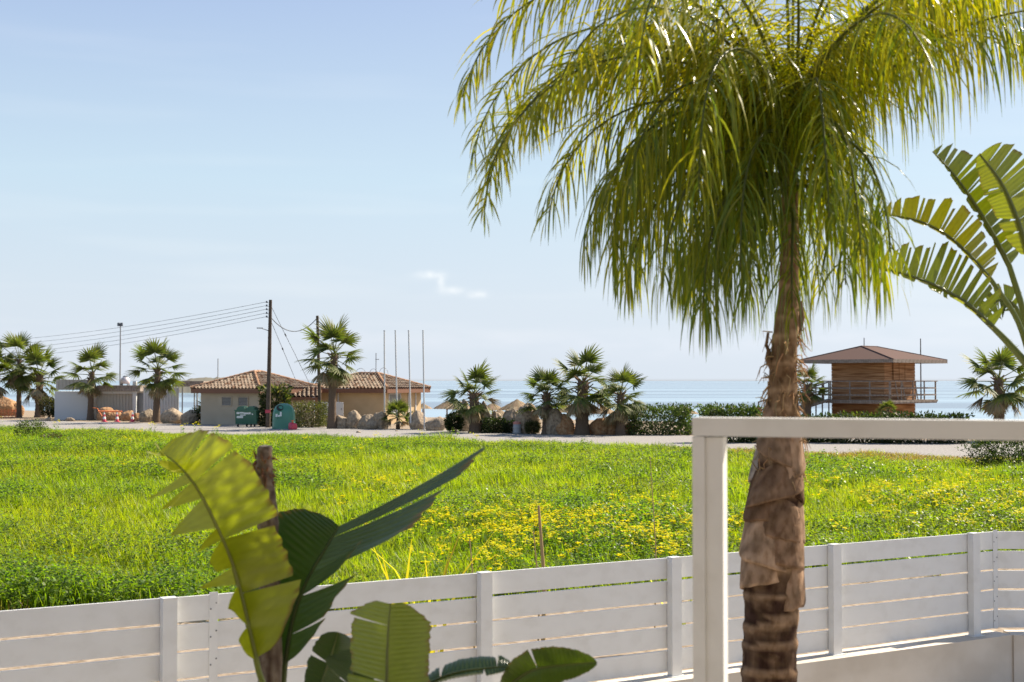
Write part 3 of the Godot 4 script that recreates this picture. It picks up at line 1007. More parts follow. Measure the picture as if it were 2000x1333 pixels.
	for k in 14:
		var p0 := rp + ax * (k / 14.0)
		var p1 := rp + ax * ((k + 0.86) / 14.0)
		rm.quad(p0 - sd, p0 + sd, p1 + sd, p1 - sd)
	var ramp := part("ramp", rm, M.grey_wood, t)
	rm = MB.new()
	for s: float in [-1.0, 1.0]:
		rm.tube(PackedVector3Array([rp + sd * s, re + sd * s]), PackedFloat32Array([0.1]), 4)
		rm.tube(PackedVector3Array([rp + sd * s + Vector3(0, 1.15, 0), re + sd * s + Vector3(0, 1.15, 0)]), PackedFloat32Array([0.05]), 5)
		rm.tube(PackedVector3Array([rp + sd * s + Vector3(0, 0.6, 0), re + sd * s + Vector3(0, 0.6, 0)]), PackedFloat32Array([0.045]), 5)
		for k in 6:
			var q := rp.lerp(re, k / 5.0) + sd * s
			rm.tube(PackedVector3Array([Vector3(q.x, 0, q.z), q + Vector3(0, 1.2, 0)]), PackedFloat32Array([0.05]), 5)
	part("ramp_railing", rm, M.grey_wood, ramp)

# ---------------------------------------------------------------- fan palms
func fan_frond(dead: bool, sd: int) -> ArrayMesh:
	# unit frond along +x, upper side +y: bare stalk, then a pleated fan of pointed segments
	rng.seed = sd
	var b := MB.new()
	var pl := R(0.46, 0.54)
	var stalk := PackedVector3Array()
	for k in 4:
		var t := k / 3.0
		stalk.append(Vector3(pl * t, -0.03 * t * t, 0))
	var sc := Color(0.17, 0.19, 0.05) if not dead else Color(0.26, 0.18, 0.09)
	b.tube(stalk, PackedFloat32Array([0.016, 0.012, 0.010, 0.008]), 5, sc, false)
	var n := 20
	var bl := 0.52
	var root := stalk[3]
	for k in n:
		var a := lerpf(-1.0, 1.0, k / (n - 1.0)) * (1.75 if not dead else 0.85) + R(-0.03, 0.03)
		var ln := bl * (0.66 + 0.34 * cos(a * 0.75)) * R(0.88, 1.06)
		var fold := R(0.10, 0.22) if not dead else R(0.1, 0.5)
		var droop := R(0.05, 0.20) if not dead else R(0.0, 0.25)
		var dir := Vector3(cos(a), 0, sin(a))
		var sdv := Vector3(-sin(a), 0, cos(a))
		var p := PackedVector3Array()
		var c := PackedColorArray()
		var col := jit(Color(0.11, 0.14, 0.036), 0.35) if not dead else jit(Color(0.32, 0.26, 0.175), 0.35)
		var tip := col.lerp(Color(0.30, 0.27, 0.11), 0.45)
		var e := 0
		for s in [0.03, 0.35, 0.62, 0.84, 1.0]:
			var q: Vector3 = root + dir * (ln * s) + Vector3(0, -absf(sin(a)) * fold * ln * s - droop * ln * s * s * s, 0)
			var w: float = [0.006, 0.026, 0.022, 0.011, 0.001][e]
			p.append(q - sdv * w + Vector3(0, 0.012 * (1.0 - s), 0)); p.append(q - Vector3(0, 0.006 * (1.0 - s), 0)); p.append(q + sdv * w + Vector3(0, 0.012 * (1.0 - s), 0))
			var cc := col.lerp(tip, s * s * s)
			c.append(cc); c.append(cc); c.append(cc)
			e += 1
		b.grid(p, 3, 5, c)
	return b.mesh()

func build_palms() -> void:
	var green := []
	var dry := []
	for k in 5:
		green.append(fan_frond(false, 100 + k))
	for k in 3:
		dry.append(fan_frond(true, 120 + k))
	# pixel x, pixel y of the foot, of the crown's heart, crown radius, trunk half width, lean, label
	var list := [
		[-10.0, 816.0, 728.0, 56.0, 7.0, 0.0, "fan palm at the field's far corner beside the orange netting"],
		[36.0, 816.0, 702.0, 64.0, 5.0, 0.0, "tall slim fan palm standing behind the orange netting"],
		[76.0, 816.0, 733.0, 58.0, 8.0, 0.0, "bushy fan palm with a thick dead skirt beside the grey-blue shed wall"],
		[176.0, 821.0, 726.0, 54.0, 6.0, 3.0, "fan palm beside the striped barrier rocks in front of the shed"],
		[305.0, 826.0, 718.0, 62.0, 7.0, 2.0, "fan palm standing in front of the white ribbed cladding"],
		[648.0, 838.0, 690.0, 70.0, 8.0, 4.0, "tallest fan palm beside the second utility pole, shaggy dead skirt"],
		[928.0, 846.0, 768.0, 62.0, 11.0, -3.0, "fan palm with rusty dying leaves beside the straw parasols"],
		[1068.0, 849.0, 768.0, 58.0, 9.0, 0.0, "smaller fan palm leaning against the big fan palm, nearest the grey bin"],
		[1137.0, 850.0, 744.0, 76.0, 13.0, 2.0, "big full fan palm with thick trunk between two smaller palms"],
		[1212.0, 851.0, 768.0, 63.0, 9.0, 1.0, "fan palm beside the clipped oleander hedge"],
		[1578.0, 846.0, 752.0, 46.0, 8.0, 0.0, "fan palm by the ramp of the wooden tower"],
		[1952.0, 862.0, 738.0, 80.0, 11.0, 0.0, "wide fan palm beyond the dark bush at the field's edge"],
	]
	var no := 0
	for e in list:
		rng.seed = 500 + no
		var foot := G(e[0], e[1])
		var d := -foot.z
		var k := d / F
		var h: float = (e[1] - e[2]) * k
		var rad: float = e[3] * k
		var tr: float = e[4] * k
		var lean: float = e[5] * k
		var p := thing("fan_palm", e[6], "palm tree", foot, 0.0, "fan palms along the gravel road")
		var b := MB.new()
		var pts := PackedVector3Array()
		var rr := PackedFloat32Array()
		var rings := 26
		for j in rings:
			var t := j / (rings - 1.0)
			pts.append(Vector3(lean * t * t, -0.05 + (h + 0.05) * t, 0))
			rr.append(tr * (1.0 + 0.35 * exp(-t * 9.0) - 0.22 * t) * (1.0 + (0.05 if j % 2 else -0.03)))
		b.tube(pts, rr, 12, Color(0.20, 0.15, 0.11))
		part("trunk", b, M.palm_bark, p)
		# broken leaf stubs just under the crown
		b = MB.new()
		for j in 26:
			var an := j * 2.4
			var y := h * R(0.68, 0.97)
			var q := Vector3(lean * pow(y / h, 2), y, 0)
			var o := Vector3(cos(an), R(0.4, 1.1), sin(an)).normalized()
			b.tube(PackedVector3Array([q + o * tr * 0.5, q + o * tr * R(1.4, 2.2)]), PackedFloat32Array([0.05, 0.03]), 4, jit(Color(0.26, 0.18, 0.11), 0.3))
		part("leaf_stubs", b, M.palm_bark, p)
		var heart := Vector3(lean, h, 0)
		var n := rng.randi_range(18, 25)
		var low := R(-0.95, -0.6)
		for j in n:
			var t := j / (n - 1.0)
			var el := lerpf(1.4, low, pow(t, 0.72)) + R(-0.12, 0.12)
			var az := j * 2.39996 + R(-0.25, 0.25)
			var dead := el < -0.55 and rng.randf() < 0.6
			if no == 6 and sin(az) < -0.3 and cos(az) > 0.2 and el < 0.1 and el > -0.4:
				dead = true
			var bas := Basis(Vector3.UP, az) * Basis(Vector3(0, 0, 1), el) * Basis(Vector3.RIGHT, R(-0.5, 0.5))
			var sc := rad * R(0.9, 1.22) * (1.0 if el > -0.4 else 0.85)
			var fr := inst("frond" if not dead else "dead_frond", dry[j % 3] if dead else green[j % 5], M.dead_leaf if dead else M.fan_leaf, p)
			fr.transform = Transform3D(bas.scaled(Vector3.ONE * sc) if false else Basis(bas.x * sc, bas.y * sc, bas.z * sc), heart + Vector3(0, -0.25 * rad * t, 0))
		for j in 12:          # hanging skirt
			var az := j * 2.39996 + 1.0
			var bas := Basis(Vector3.UP, az) * Basis(Vector3(0, 0, 1), R(-1.4, -1.0)) * Basis(Vector3.RIGHT, R(-0.6, 0.6))
			var sc := rad * R(0.65, 0.9)
			var fr := inst("dead_frond", dry[j % 3], M.dead_leaf, p)
			fr.transform = Transform3D(Basis(bas.x * sc, bas.y * sc, bas.z * sc), heart + Vector3(0, -0.18 * rad, 0))
		no += 1
	# low stemless palms
	var small := [[412.0, 822.0, 796.0, 34.0, "young fan palm with spiky fronds in front of the louvred windows"], [777.0, 839.0, 815.0, 36.0, "low stemless fan palm under the flagpoles"], [127.0, 818.0, 788.0, 17.0, "small dark round-headed palm before the grey-blue shed wall"], [149.0, 818.0, 782.0, 12.0, "tiny thin-stemmed palm before the grey-blue shed wall"], [1735.0, 856.0, 801.0, 22.0, "low spiky cycad at the foot of the wooden tower"]]
	for e in small:
		rng.seed = 700 + no
		var foot := G(e[0], e[1])
		var k := -foot.z / F
		var h: float = (e[1] - e[2]) * k
		var rad: float = e[3] * k
		var p := thing("young_palm", e[4], "palm tree", foot)
		var b := MB.new()
		b.tube(PackedVector3Array([Vector3(0, -0.05, 0), Vector3(0, h * 0.5, 0), Vector3(0, h, 0)]), PackedFloat32Array([0.16, 0.13, 0.09]), 9, Color(0.16, 0.11, 0.08))
		part("trunk", b, M.palm_bark, p)
		for j in 26:
			var t := j / 25.0
			var el := lerpf(1.4, -0.5, t)
			var bas := Basis(Vector3.UP, j * 2.39996) * Basis(Vector3(0, 0, 1), el) * Basis(Vector3.RIGHT, R(-0.5, 0.5))
			var sc := rad * R(0.9, 1.15)
			var dead := t > 0.85
			var fr := inst("frond" if not dead else "dead_frond", dry[j % 3] if dead else green[j % 5], M.dead_leaf if dead else M.fan_leaf, p)
			fr.transform = Transform3D(Basis(bas.x * sc, bas.y * sc, bas.z * sc), Vector3(0, h, 0))
		no += 1

# ---------------------------------------------------------------- boulders
func boulder_mesh(sx: float, sy: float, sz: float, sd: int) -> MB:
	var b := MB.new()
	var nu := 29
	var nv := 17
	var p := PackedVector3Array()
	var f := FastNoiseLite.new()
	f.seed = sd
	f.frequency = 0.8
	f.fractal_octaves = 4
	rng.seed = sd * 13 + 1
	var cuts := []
	for k in 9:
		cuts.append([Vector3(R(-1, 1), R(-0.4, 1), R(-1, 1)).normalized(), R(0.62, 0.9)])
	for j in nv:
		var th := PI * j / (nv - 1)
		for i in nu:
			var ph := TAU * (i % (nu - 1)) / (nu - 1)
			var q := Vector3(sin(th) * cos(ph), cos(th), sin(th) * sin(ph))
			var r := 1.0 + 0.22 * f.get_noise_3dv(q * 1.6)
			for c in cuts:
				var dd: float = q.dot(c[0])
				if dd > 0.05:
					r = minf(r, c[1] / dd + 0.02)
			r += 0.05 * f.get_noise_3dv(q * 6.0)
			var v := q * r
			p.append(Vector3(v.x * sx, maxf(v.y, -0.62) * sy + 0.6 * sy, v.z * sz))
	b.grid(p, nu, nv, PackedColorArray(), true)
	return b

func build_boulders() -> void:
	# px of the centre, px y of the foot, half width px, height px, orange?, label
	var list := [
		[6, 813, 26, 36, 1, "orange rock by the netting at the field's far corner"],
		[30, 813, 14, 24, 1, "small orange rock beside the slim palm trunk"],
		[204, 822, 19, 26, 1, "pointed orange rock behind the barrier cones"],
		[222, 822, 15, 20, 1, "tan rock between the barrier cones"],
		[246, 823, 14, 22, 1, "round orange rock by the red and white cone"],
		[264, 823, 9, 16, 1, "small red-brown rock beside the red and white cone"],
		[286, 825, 16, 24, 0, "tan rock left against the palm by the ribbed cladding"],
		[334, 828, 22, 30, 0, "broad grey boulder beside the palm by the ribbed cladding"],
		[368, 829, 17, 29, 0, "grey boulder next to the dark bush under the young palm"],
		[664, 838, 16, 28, 0, "grey boulder at the tallest palm's foot"],
		[690, 838, 17, 36, 0, "grey jagged boulder under the cream wall"],
		[718, 839, 22, 28, 0, "wide flat-topped boulder under the cream wall corner"],
		[742, 839, 17, 34, 0, "brown boulder at the orange-cream house corner"],
		[815, 840, 20, 36, 0, "tall grey boulder right of the low stemless palm"],
		[850, 842, 22, 28, 0, "low square-topped boulder before the sea"],
		[908, 844, 14, 60, 0, "slim tall standing stone left against the palm with rusty leaves"],
		[948, 846, 14, 62, 0, "tall leaning standing stone right against the palm with rusty leaves"],
		[968, 846, 15, 40, 0, "rounded boulder beneath the straw parasols"],
		[1000, 847, 20, 46, 0, "grey boulder behind the round shrubs by the bin"],
		[1032, 848, 24, 56, 0, "large pointed grey boulder behind the grey bin"],
		[1084, 850, 17, 48, 0, "tall tan boulder between the smaller palm and the big palm"],
		[1106, 850, 20, 38, 1, "orange sloping boulder at the big palm's foot"],
		[1170, 850, 20, 32, 1, "round orange boulder with a cleft beside the big palm"],
		[1194, 850, 16, 40, 1, "tan boulder between big palm and hedge palm"],
		[1232, 850, 14, 30, 1, "small tan boulder where the oleander hedge begins"],
		[1350, 850, 10, 30, 0, "small grey boulder at the hedge end by the railing corner"],
	]
	var no := 0
	for e in list:
		var foot := G(e[0], e[1])
		var k := -foot.z / F
		foot.z -= 0.5 if no in [15, 16, 17, 18, 19, 20, 21] else 0.3
		var hw: float = e[2] * k * 1.06
		var h: float = e[3] * k
		var b := boulder_mesh(hw, h / 1.5, hw * 0.85, 40 + no)
		var o := part("boulder", b, M.orange_stone if e[4] == 1 else M.stone)
		o.position = foot + Vector3(0, -0.04, 0)
		tag(o, e[5], "boulder", "boulders lining the road")
		no += 1

# ---------------------------------------------------------------- shrubs
func shrub(called: String, label: String, category: String, foot: Vector3, size: Vector3, leaves: int, leaf: float, col: Color, boxy := 0.0, tops := Color(0, 0, 0, 0), group := "") -> Node3D:
	var o := thing(called, label, category, foot, 0.0, group)
	var b := MB.new()
	var off := R(0, 100)
	for i in leaves:
		var q := Vector3(R(-1, 1), R(-1, 1), R(-1, 1))
		if boxy <= 0.0:
			q = q.normalized() * pow(rng.randf(), 0.3)
		else:
			var mx := maxf(absf(q.x), maxf(absf(q.y), absf(q.z)))
			q = q / maxf(mx, 0.01) * pow(rng.randf(), 0.25)
			q = q.lerp(q.normalized() * q.length(), 1.0 - boxy) if q.length() > 0.01 else q
		var lump := 1.0 + 0.35 * nz.get_noise_3d(q.x * 2.2 + off, q.y * 2.2, q.z * 2.2)
		var at := Vector3(q.x * size.x * lump, (q.y * 0.5 + 0.5) * size.y * lerpf(1.0, lump, 0.7) + 0.03, q.z * size.z * lump)
		var dir := (Vector3(q.x, q.y * 0.6 + 0.5, q.z).normalized() + Vector3(R(-1, 1), R(-1, 1), R(-1, 1)) * 0.8).normalized()
		var sd := dir.cross(Vector3(R(-1, 1), R(-1, 1), R(-1, 1))).normalized()
		var l := leaf * R(0.7, 1.3)
		var c := jit(col, 0.35)
		if tops.a > 0.0 and rng.randf() < 0.35:
			c = jit(tops, 0.25)
		b.quad(at, at + dir * l * 0.5 + sd * l * 0.2, at + dir * l, at + dir * l * 0.5 - sd * l * 0.2, c)
	part("foliage", b, M.shrub_leaf, o)
	var s := MB.new()
	for k in 7:
		var e := Vector3(R(-0.7, 0.7) * size.x, size.y * R(0.5, 0.85), R(-0.7, 0.7) * size.z)
		s.tube(PackedVector3Array([Vector3(e.x * 0.15, -0.03, e.z * 0.15), e * 0.5 + Vector3(R(-0.05, 0.05), 0, 0), e]), PackedFloat32Array([0.03, 0.02, 0.008]), 5, Color(0.12, 0.09, 0.06), false)
	part("stems", s, M.palm_bark, o)
	return o

func build_shrubs() -> void:
	rng.seed = 77
	# px centre, py foot, half width px, height px, depth factor, leaves, leaf m, colour, boxy, tops, name, label
	var dk := Color(0.045, 0.06, 0.022)
	var ol := Color(0.085, 0.085, 0.035)
	var none := Color(0, 0, 0, 0)
	var list := [
		[400, 829, 24, 28, 0.8, 2600, 0.16, dk, 0.4, none, "shrub", "dark green bush under the young spiky palm"],
		[444, 829, 26, 32, 0.8, 2600, 0.16, ol, 0.4, Color(0.16, 0.12, 0.06), "shrub", "brown-tipped bush left of the green dumpster"],
		[535, 834, 26, 72, 0.6, 2800, 0.3, Color(0.06, 0.075, 0.03), 0.1, Color(0.2, 0.17, 0.1), "yucca_bush", "tall spiky yucca bush behind the utility pole"],
		[604, 836, 30, 46, 0.8, 3200, 0.16, ol, 0.3, Color(0.17, 0.15, 0.07), "shrub", "olive-brown bush beside the green bell container"],
		[886, 846, 18, 36, 0.9, 2200, 0.16, dk, 0.0, none, "shrub", "dark round bush below the first straw parasols"],
		[966, 847, 22, 26, 0.8, 2200, 0.15, dk, 0.2, none, "shrub", "low dark bush right of the palm with rusty leaves"],
		[1000, 847, 13, 22, 0.8, 1400, 0.15, dk, 0.2, none, "shrub", "small dark bush beside the grey bin"],
		[1040, 849, 15, 24, 0.8, 1300, 0.14, ol, 0.0, none, "shrub", "sparse olive bush right of the grey bin"],
		[1290, 851, 60, 54, 0.45, 7000, 0.17, Color(0.06, 0.085, 0.03), 0.75, Color(0.16, 0.19, 0.07), "hedge", "clipped oleander hedge beside the road with pale green tips"],
		[1430, 866, 56, 66, 0.4, 6000, 0.2, Color(0.06, 0.085, 0.03), 0.6, Color(0.15, 0.18, 0.07), "hedge", "feathery hedge between railing corner and feather palm trunk"],
		[1690, 867, 56, 52, 0.35, 4200, 0.2, dk, 0.7, Color(0.16, 0.17, 0.05), "hedge", "dark low hedge in front of the wooden tower's left wall"],
		[1812, 868, 78, 54, 0.3, 4800, 0.2, dk, 0.7, none, "hedge", "dark low hedge in front of the wooden tower's balcony end"],
		[1560, 866, 70, 48, 0.3, 4500, 0.2, dk, 0.7, none, "hedge", "dark low hedge behind the feather palm trunk by the ramp"],
		[112, 818, 14, 22, 0.8, 1200, 0.18, dk, 0.0, none, "shrub", "dark bush left of the small round-headed palm"],
		[158, 820, 16, 26, 0.8, 1500, 0.16, Color(0.07, 0.075, 0.04), 0.0, none, "shrub", "grey-brown bush under the tiny thin-stemmed palm"],
		[90, 818, 18, 40, 0.8, 1800, 0.2, Color(0.06, 0.06, 0.03), 0.0, Color(0.18, 0.14, 0.06), "shrub", "shaggy brown bush under the bushy palm"],
	]
	for e in list:
		var foot := G(e[0], e[1])
		var k := -foot.z / F
		var sz := Vector3(e[2] * k, e[3] * k, e[2] * k * e[4])
		foot.z -= sz.z * 0.9
		shrub(e[10], e[11], "hedge" if e[10] == "hedge" else "bush", foot, sz, e[5], e[6], e[7], e[8], e[9])
	# bushes standing in the field
	var f := G(60, 868)
	shrub("field_bush", "grey-green bush standing alone at the field's far left", "bush", f, Vector3(0.85, 1.25, 0.7), 2600, 0.09, Color(0.07, 0.10, 0.035), 0.0, Color(0.2, 0.22, 0.06))
	f = G(100, 872)
	shrub("field_bush", "low brownish bush trailing beside the grey-green field bush", "bush", f, Vector3(0.75, 0.6, 0.5), 1300, 0.09, Color(0.11, 0.11, 0.05), 0.0, Color(0.2, 0.16, 0.07))
	f = G(1975, 922)
	shrub("field_bush", "big dark green bush at the field's right edge by the road", "bush", f, Vector3(1.65, 1.5, 1.1), 6500, 0.1, Color(0.04, 0.06, 0.018), 0.0, Color(0.13, 0.16, 0.05))

# ---------------------------------------------------------------- poles and wires
func sag(a: Vector3, b: Vector3, dip: float, n := 16) -> PackedVector3Array:
	var p := PackedVector3Array()
	for i in n + 1:
		var t := i / float(n)
		p.append(a.lerp(b, t) - Vector3(0, dip * 4.0 * t * (1.0 - t), 0))
	return p

func build_poles() -> void:
	var foot := G(523, 836)
	var d := -foot.z
	var k := d / F
	var top := P(528, 586, d)
	var p := thing("utility_pole", "tall dark wooden utility pole with insulators and street lamp arm", "utility pole", foot)
	var b := MB.new()
	var tp := top - foot
	b.tube(PackedVector3Array([Vector3(0, -0.1, 0), tp * 0.5, tp]), PackedFloat32Array([0.17, 0.14, 0.11]), 12)
	part("pole", b, M.pole_wood, p)
	var hooks := []
	for j in 5:
		var q := P(527.5, 590 + j * 7.2, d) - foot
		var ib := MB.new()
		ib.lathe(PackedVector2Array([Vector2(0.0, 0.0), Vector2(0.06, 0.0), Vector2(0.075, 0.06), Vector2(0.045, 0.09), Vector2(0.06, 0.13), Vector2(0, 0.15)]), 10, Color.WHITE, Transform3D(Basis(), q + Vector3(-0.24, -0.07, 0.05)))
		var ins := part("insulator", ib, M.dark_panel, p)
		bx("bracket", q + Vector3(-0.12, -0.06, 0.05), Vector3(0.2, 0.03, 0.03), M.grey_metal, ins)
		hooks.append(foot + q + Vector3(-0.24, 0.0, 0.05))
	b = MB.new()
	var la := P(525, 647, d) - foot
	b.tube(PackedVector3Array([la, la + Vector3(-0.3, 0.12, 0.1), la + Vector3(-0.45, 0.16, 0.15)]), PackedFloat32Array([0.03]), 6)
	var arm := part("lamp_arm", b, M.grey_metal, p)
	bx("lamp_head", la + Vector3(-0.6, 0.2, 0.18), Vector3(0.42, 0.07, 0.18), M.grey_metal, arm, 0.02)
	bx("red_notice", P(523.5, 804, d) - foot + Vector3(0, 0, 0.16), Vector3(0.36, 0.22, 0.02), M.red_plastic, p)
	# second pole by the tall palm
	var f2 := G(616, 836)
	f2.z -= 2.5
	var d2 := -f2.z
	var t2 := P(619.5, 617, d2) - f2
	var p2 := thing("utility_pole", "shorter wooden pole rising through the tallest palm's crown", "utility pole", f2)
	b = MB.new()
	b.tube(PackedVector3Array([Vector3(0, -0.1, 0), t2]), PackedFloat32Array([0.13, 0.10]), 10)
	part("pole", b, M.pole_wood, p2)
	# wires
	for j in 5:
		var e := P(-60, 668 + j * 9.0, 165.0)
		b = MB.new()
		b.tube(sag(hooks[j], e, 0.55, 24), PackedFloat32Array([0.014]), 5)
		var w := part("overhead_wire", b, M.wire)
		tag(w, "thin overhead power wire from the %s insulator of the tall utility pole" % ["topmost", "second", "middle", "fourth", "lowest"][j], "wire", "overhead wires of the tall pole")
	b = MB.new()
	b.tube(sag(P(530, 622, d), f2 + t2 - Vector3(0, 0.15, 0), 0.95, 24), PackedFloat32Array([0.028]), 6)
	tag(part("cable", b, M.wire), "thick sagging cable between the two utility poles", "cable")
	for w in [[530, 600, 608, 757], [530, 630, 578, 745]]:
		b = MB.new()
		var a := P(w[0], w[1], d)
		var e := P(w[2], w[3], 107.5)
		b.tube(PackedVector3Array([a, e]), PackedFloat32Array([0.016]), 5)
		var sw := part("service_wire", b, M.wire)
		b = MB.new()
		var mid := a.lerp(e, 0.32 if w[1] == 600 else 0.42)
		b.tube(PackedVector3Array([mid, mid + (e - a).normalized() * 0.25]), PackedFloat32Array([0.05]), 6)
		part("wire_clamp", b, M.wire, sw)
		tag(sw, "slanting service wire from the tall pole to the porch roof, %s one" % ("upper" if w[1] == 600 else "lower"), "wire")
	# four flagpoles
	var no := 0
	for x in [[751.0, 750.5, 838.0], [776.0, 772.0, 839.0], [802.5, 798.0, 840.0], [829.0, 826.0, 841.0]]:
		var ff := G(x[0], x[2])
		var dd := -ff.z
		var tt := P(x[1], 648, dd) - ff
		var fp := thing("flagpole", ["white flagpole before the window of the orange-cream house", "white flagpole rising behind the low stemless palm", "white flagpole against the lit wall's drainpipe", "white flagpole past the roof corner against the sea"][no], "flagpole", ff, 0.0, "four bare flagpoles")
		b = MB.new()
		b.tube(PackedVector3Array([Vector3(0, -0.05, 0), tt]), PackedFloat32Array([0.055, 0.045]), 10)
		part("pole", b, M.white_metal, fp)
		b = MB.new()
		b.lathe(PackedVector2Array([Vector2(0.0, 0.0), Vector2(0.06, 0.03), Vector2(0.06, 0.07), Vector2(0.0, 0.1)]), 10, Color.WHITE, Transform3D(Basis(), tt))
		part("finial", b, M.grey_metal, fp)
		no += 1

# ---------------------------------------------------------------- bins, cones and other roadside things
func build_roadside() -> void:
	rng.seed = 55
	# dumpster
	var f := G(483, 834)
	var k := -f.z / F
	var t := thing("dumpster", "dark green four-wheeled dumpster with white scraps of posters", "dumpster", f, deg_to_rad(-6))
	var w := 42 * k
	var b := MB.new()
	var prof := PackedVector2Array([Vector2(-0.38, 0.2), Vector2(0.38, 0.2), Vector2(0.52, 1.15), Vector2(-0.52, 1.15)])
	b.prism(Transform3D(Basis(Vector3(0, 0, -1), Vector3.UP, Vector3(1, 0, 0)), Vector3.ZERO), prof, -w / 2, w / 2)
	part("body", b, M.green_plastic, t)
	bx("rim", Vector3(0, 1.18, 0), Vector3(w + 0.1, 0.07, 1.12), M.green_plastic, t, 0.02)
	for x in [-0.36, 0.36]:
		b = MB.new()
		var g := PackedVector3Array()
		for j in 9:
			var a := PI * j / 8.0
			for z in [-0.5, 0.5]:
				g.append(Vector3(x + cos(a) * 0.3, 1.215 + sin(a) * 0.26, z))
		b.grid(g, 2, 9, PackedColorArray())
		for z in [-0.5, 0.5]:
			for j in 8:
				b.tri(Vector3(x, 1.215, z), Vector3(x + cos(PI * j / 8.0) * 0.3, 1.215 + sin(PI * j / 8.0) * 0.26, z), Vector3(x + cos(PI * (j + 1) / 8.0) * 0.3, 1.215 + sin(PI * (j + 1) / 8.0) * 0.26, z))
		part("lid", b, M.green_plastic, t)
	for x in [-0.6, -0.1, 0.2, 0.6]:
		b = MB.new()
		b.lathe(PackedVector2Array([Vector2(0, -0.04), Vector2(0.1, -0.04), Vector2(0.1, 0.04), Vector2(0, 0.04)]), 14, Color.WHITE, Transform3D(Basis(Vector3(0, 0, 1), PI / 2), Vector3(x, 0.1, 0.3 if x in [-0.6, 0.6] else -0.2)))
		part("wheel", b, M.black_rubber, t)
	for s in [[-0.55, 0.98, 0.2, 0.14], [-0.28, 1.0, 0.3, 0.1], [0.05, 0.96, 0.34, 0.12], [-0.2, 0.84, 0.4, 0.07], [-0.42, 0.7, 0.46, 0.16], [0.3, 0.97, 0.14, 0.14], [0.5, 0.9, 0.1, 0.08]]:
		var yy: float = s[1]
		bx("poster_scrap", Vector3(s[0], yy, lerpf(0.38, 0.52, (yy - 0.2) / 0.95) + 0.012), Vector3(s[2], s[3], 0.008), M.sticker, t, 0, Transform3D(Basis(Vector3(0, 0, 1), 0.0), Vector3.ZERO))
	# bell container
	f = G(554, 838)
	k = -f.z / F
	t = thing("bell_container", "pale green bell-shaped bottle container with rounded top", "container", f, deg_to_rad(10))
	b = MB.new()
	var g := PackedVector3Array()
	var hw := 23 * k
	for q in [[1.0, 0.0], [1.0, 0.08], [0.97, 0.12], [0.955, 0.7], [0.93, 1.08], [0.86, 1.3], [0.72, 1.5], [0.5, 1.65], [0.25, 1.72], [0.0, 1.74]]:
		for i in 33:
			var a := TAU * i / 32
			var cx := signf(cos(a)) * pow(absf(cos(a)), 0.7)
			var sz := signf(sin(a)) * pow(absf(sin(a)), 0.7)
			g.append(Vector3(cx * hw * q[0], q[1], sz * hw * 0.95 * q[0]))
	b.grid(g, 33, 10, PackedColorArray(), true)
	part("body", b, M.bell_green, t)
	b = MB.new()
	b.lathe(PackedVector2Array([Vector2(0, 0), Vector2(0.19, 0), Vector2(0.19, 0.05), Vector2(0.23, 0.06), Vector2(0.23, 0.0)]), 18, Color.WHITE, Transform3D(Basis(Vector3.RIGHT, PI / 2 - 0.75), Vector3(-0.28, 1.42, 0.56)))
	part("opening", b, M.black_rubber, t)
	bx("label_plate", Vector3(-0.38, 0.98, hw * 0.95), Vector3(0.46, 0.42, 0.02), M.bell_green, t)
	for s in [[-0.5, 0.93, 0.14, 0.2], [-0.34, 0.9, 0.12, 0.12], [-0.22, 1.02, 0.12, 0.3]]:
		bx("label_mark", Vector3(s[0], s[1], hw * 0.95 + 0.014), Vector3(s[2], s[3], 0.01), M.sticker, t)
	bx("base_rim", Vector3(0, 0.05, 0), Vector3(hw * 1.9, 0.1, hw * 1.8), M.bell_green, t, 0.02)
	b = boulder_mesh(0.33, 0.36, 0.28, 88)
	var bag := thing("rubbish_bag", "bright red plastic rubbish bag dumped against the green bell container", "bag", G(571, 840))
	part("bag_body", b, M.red_plastic, bag)
	b = MB.new()
	b.lathe(PackedVector2Array([Vector2(0.05, 0.48), Vector2(0.04, 0.56), Vector2(0.12, 0.64), Vector2(0, 0.6)]), 9)
	part("knot", b, M.orange_plastic, bag)
	# grey litter drum with red top
	f = G(1010, 848)
	k = -f.z / F
	t = thing("litter_drum", "grey ribbed litter drum with a pinkish red top", "bin", f)
	b = MB.new()
	b.lathe(PackedVector2Array([Vector2(0, 0), Vector2(0.28, 0), Vector2(0.28, 0.12), Vector2(0.255, 0.14), Vector2(0.25, 0.36), Vector2(0.275, 0.38), Vector2(0.275, 0.42), Vector2(0.25, 0.44), Vector2(0.24, 0.62), Vector2(0, 0.62)]), 20)
	part("drum", b, M.grey_metal, t)
	b = MB.new()
	b.lathe(PackedVector2Array([Vector2(0.25, 0.6), Vector2(0.26, 0.68), Vector2(0.2, 0.76), Vector2(0, 0.78)]), 20)
	part("top", b, mat("faded_red", Color(0.48, 0.2, 0.16), 0.7), t)
	# barrier cones and planks
	var no := 0
	for x in [203.0, 228.0, 258.0]:
		f = G(x, 825)
		t = thing("traffic_cone", ["red and white cone holding the plank's left end", "red and white cone holding the plank's right end", "red and white cone standing free by the round orange rock"][no], "traffic cone", f, 0.0, "cones before the orange rocks")
		bx("base", Vector3(0, 0.025, 0), Vector3(0.42, 0.05, 0.42), M.red_plastic, t, 0.01)
		var rads := [0.15, 0.125, 0.09, 0.065, 0.04]
		for j in 4:
			b = MB.new()
			b.lathe(PackedVector2Array([Vector2(rads[j], 0.05 + j * 0.19), Vector2(rads[j + 1], 0.05 + (j + 1) * 0.19), Vector2(0, 0.05 + (j + 1) * 0.19)]), 14)
			part("band", b, M.red_plastic if j % 2 == 0 else M.sticker, t)
		no += 1
	var a := G(203, 825) + Vector3(0, 0.84, 0)
	var e := G(228, 825) + Vector3(0, 0.84, 0)
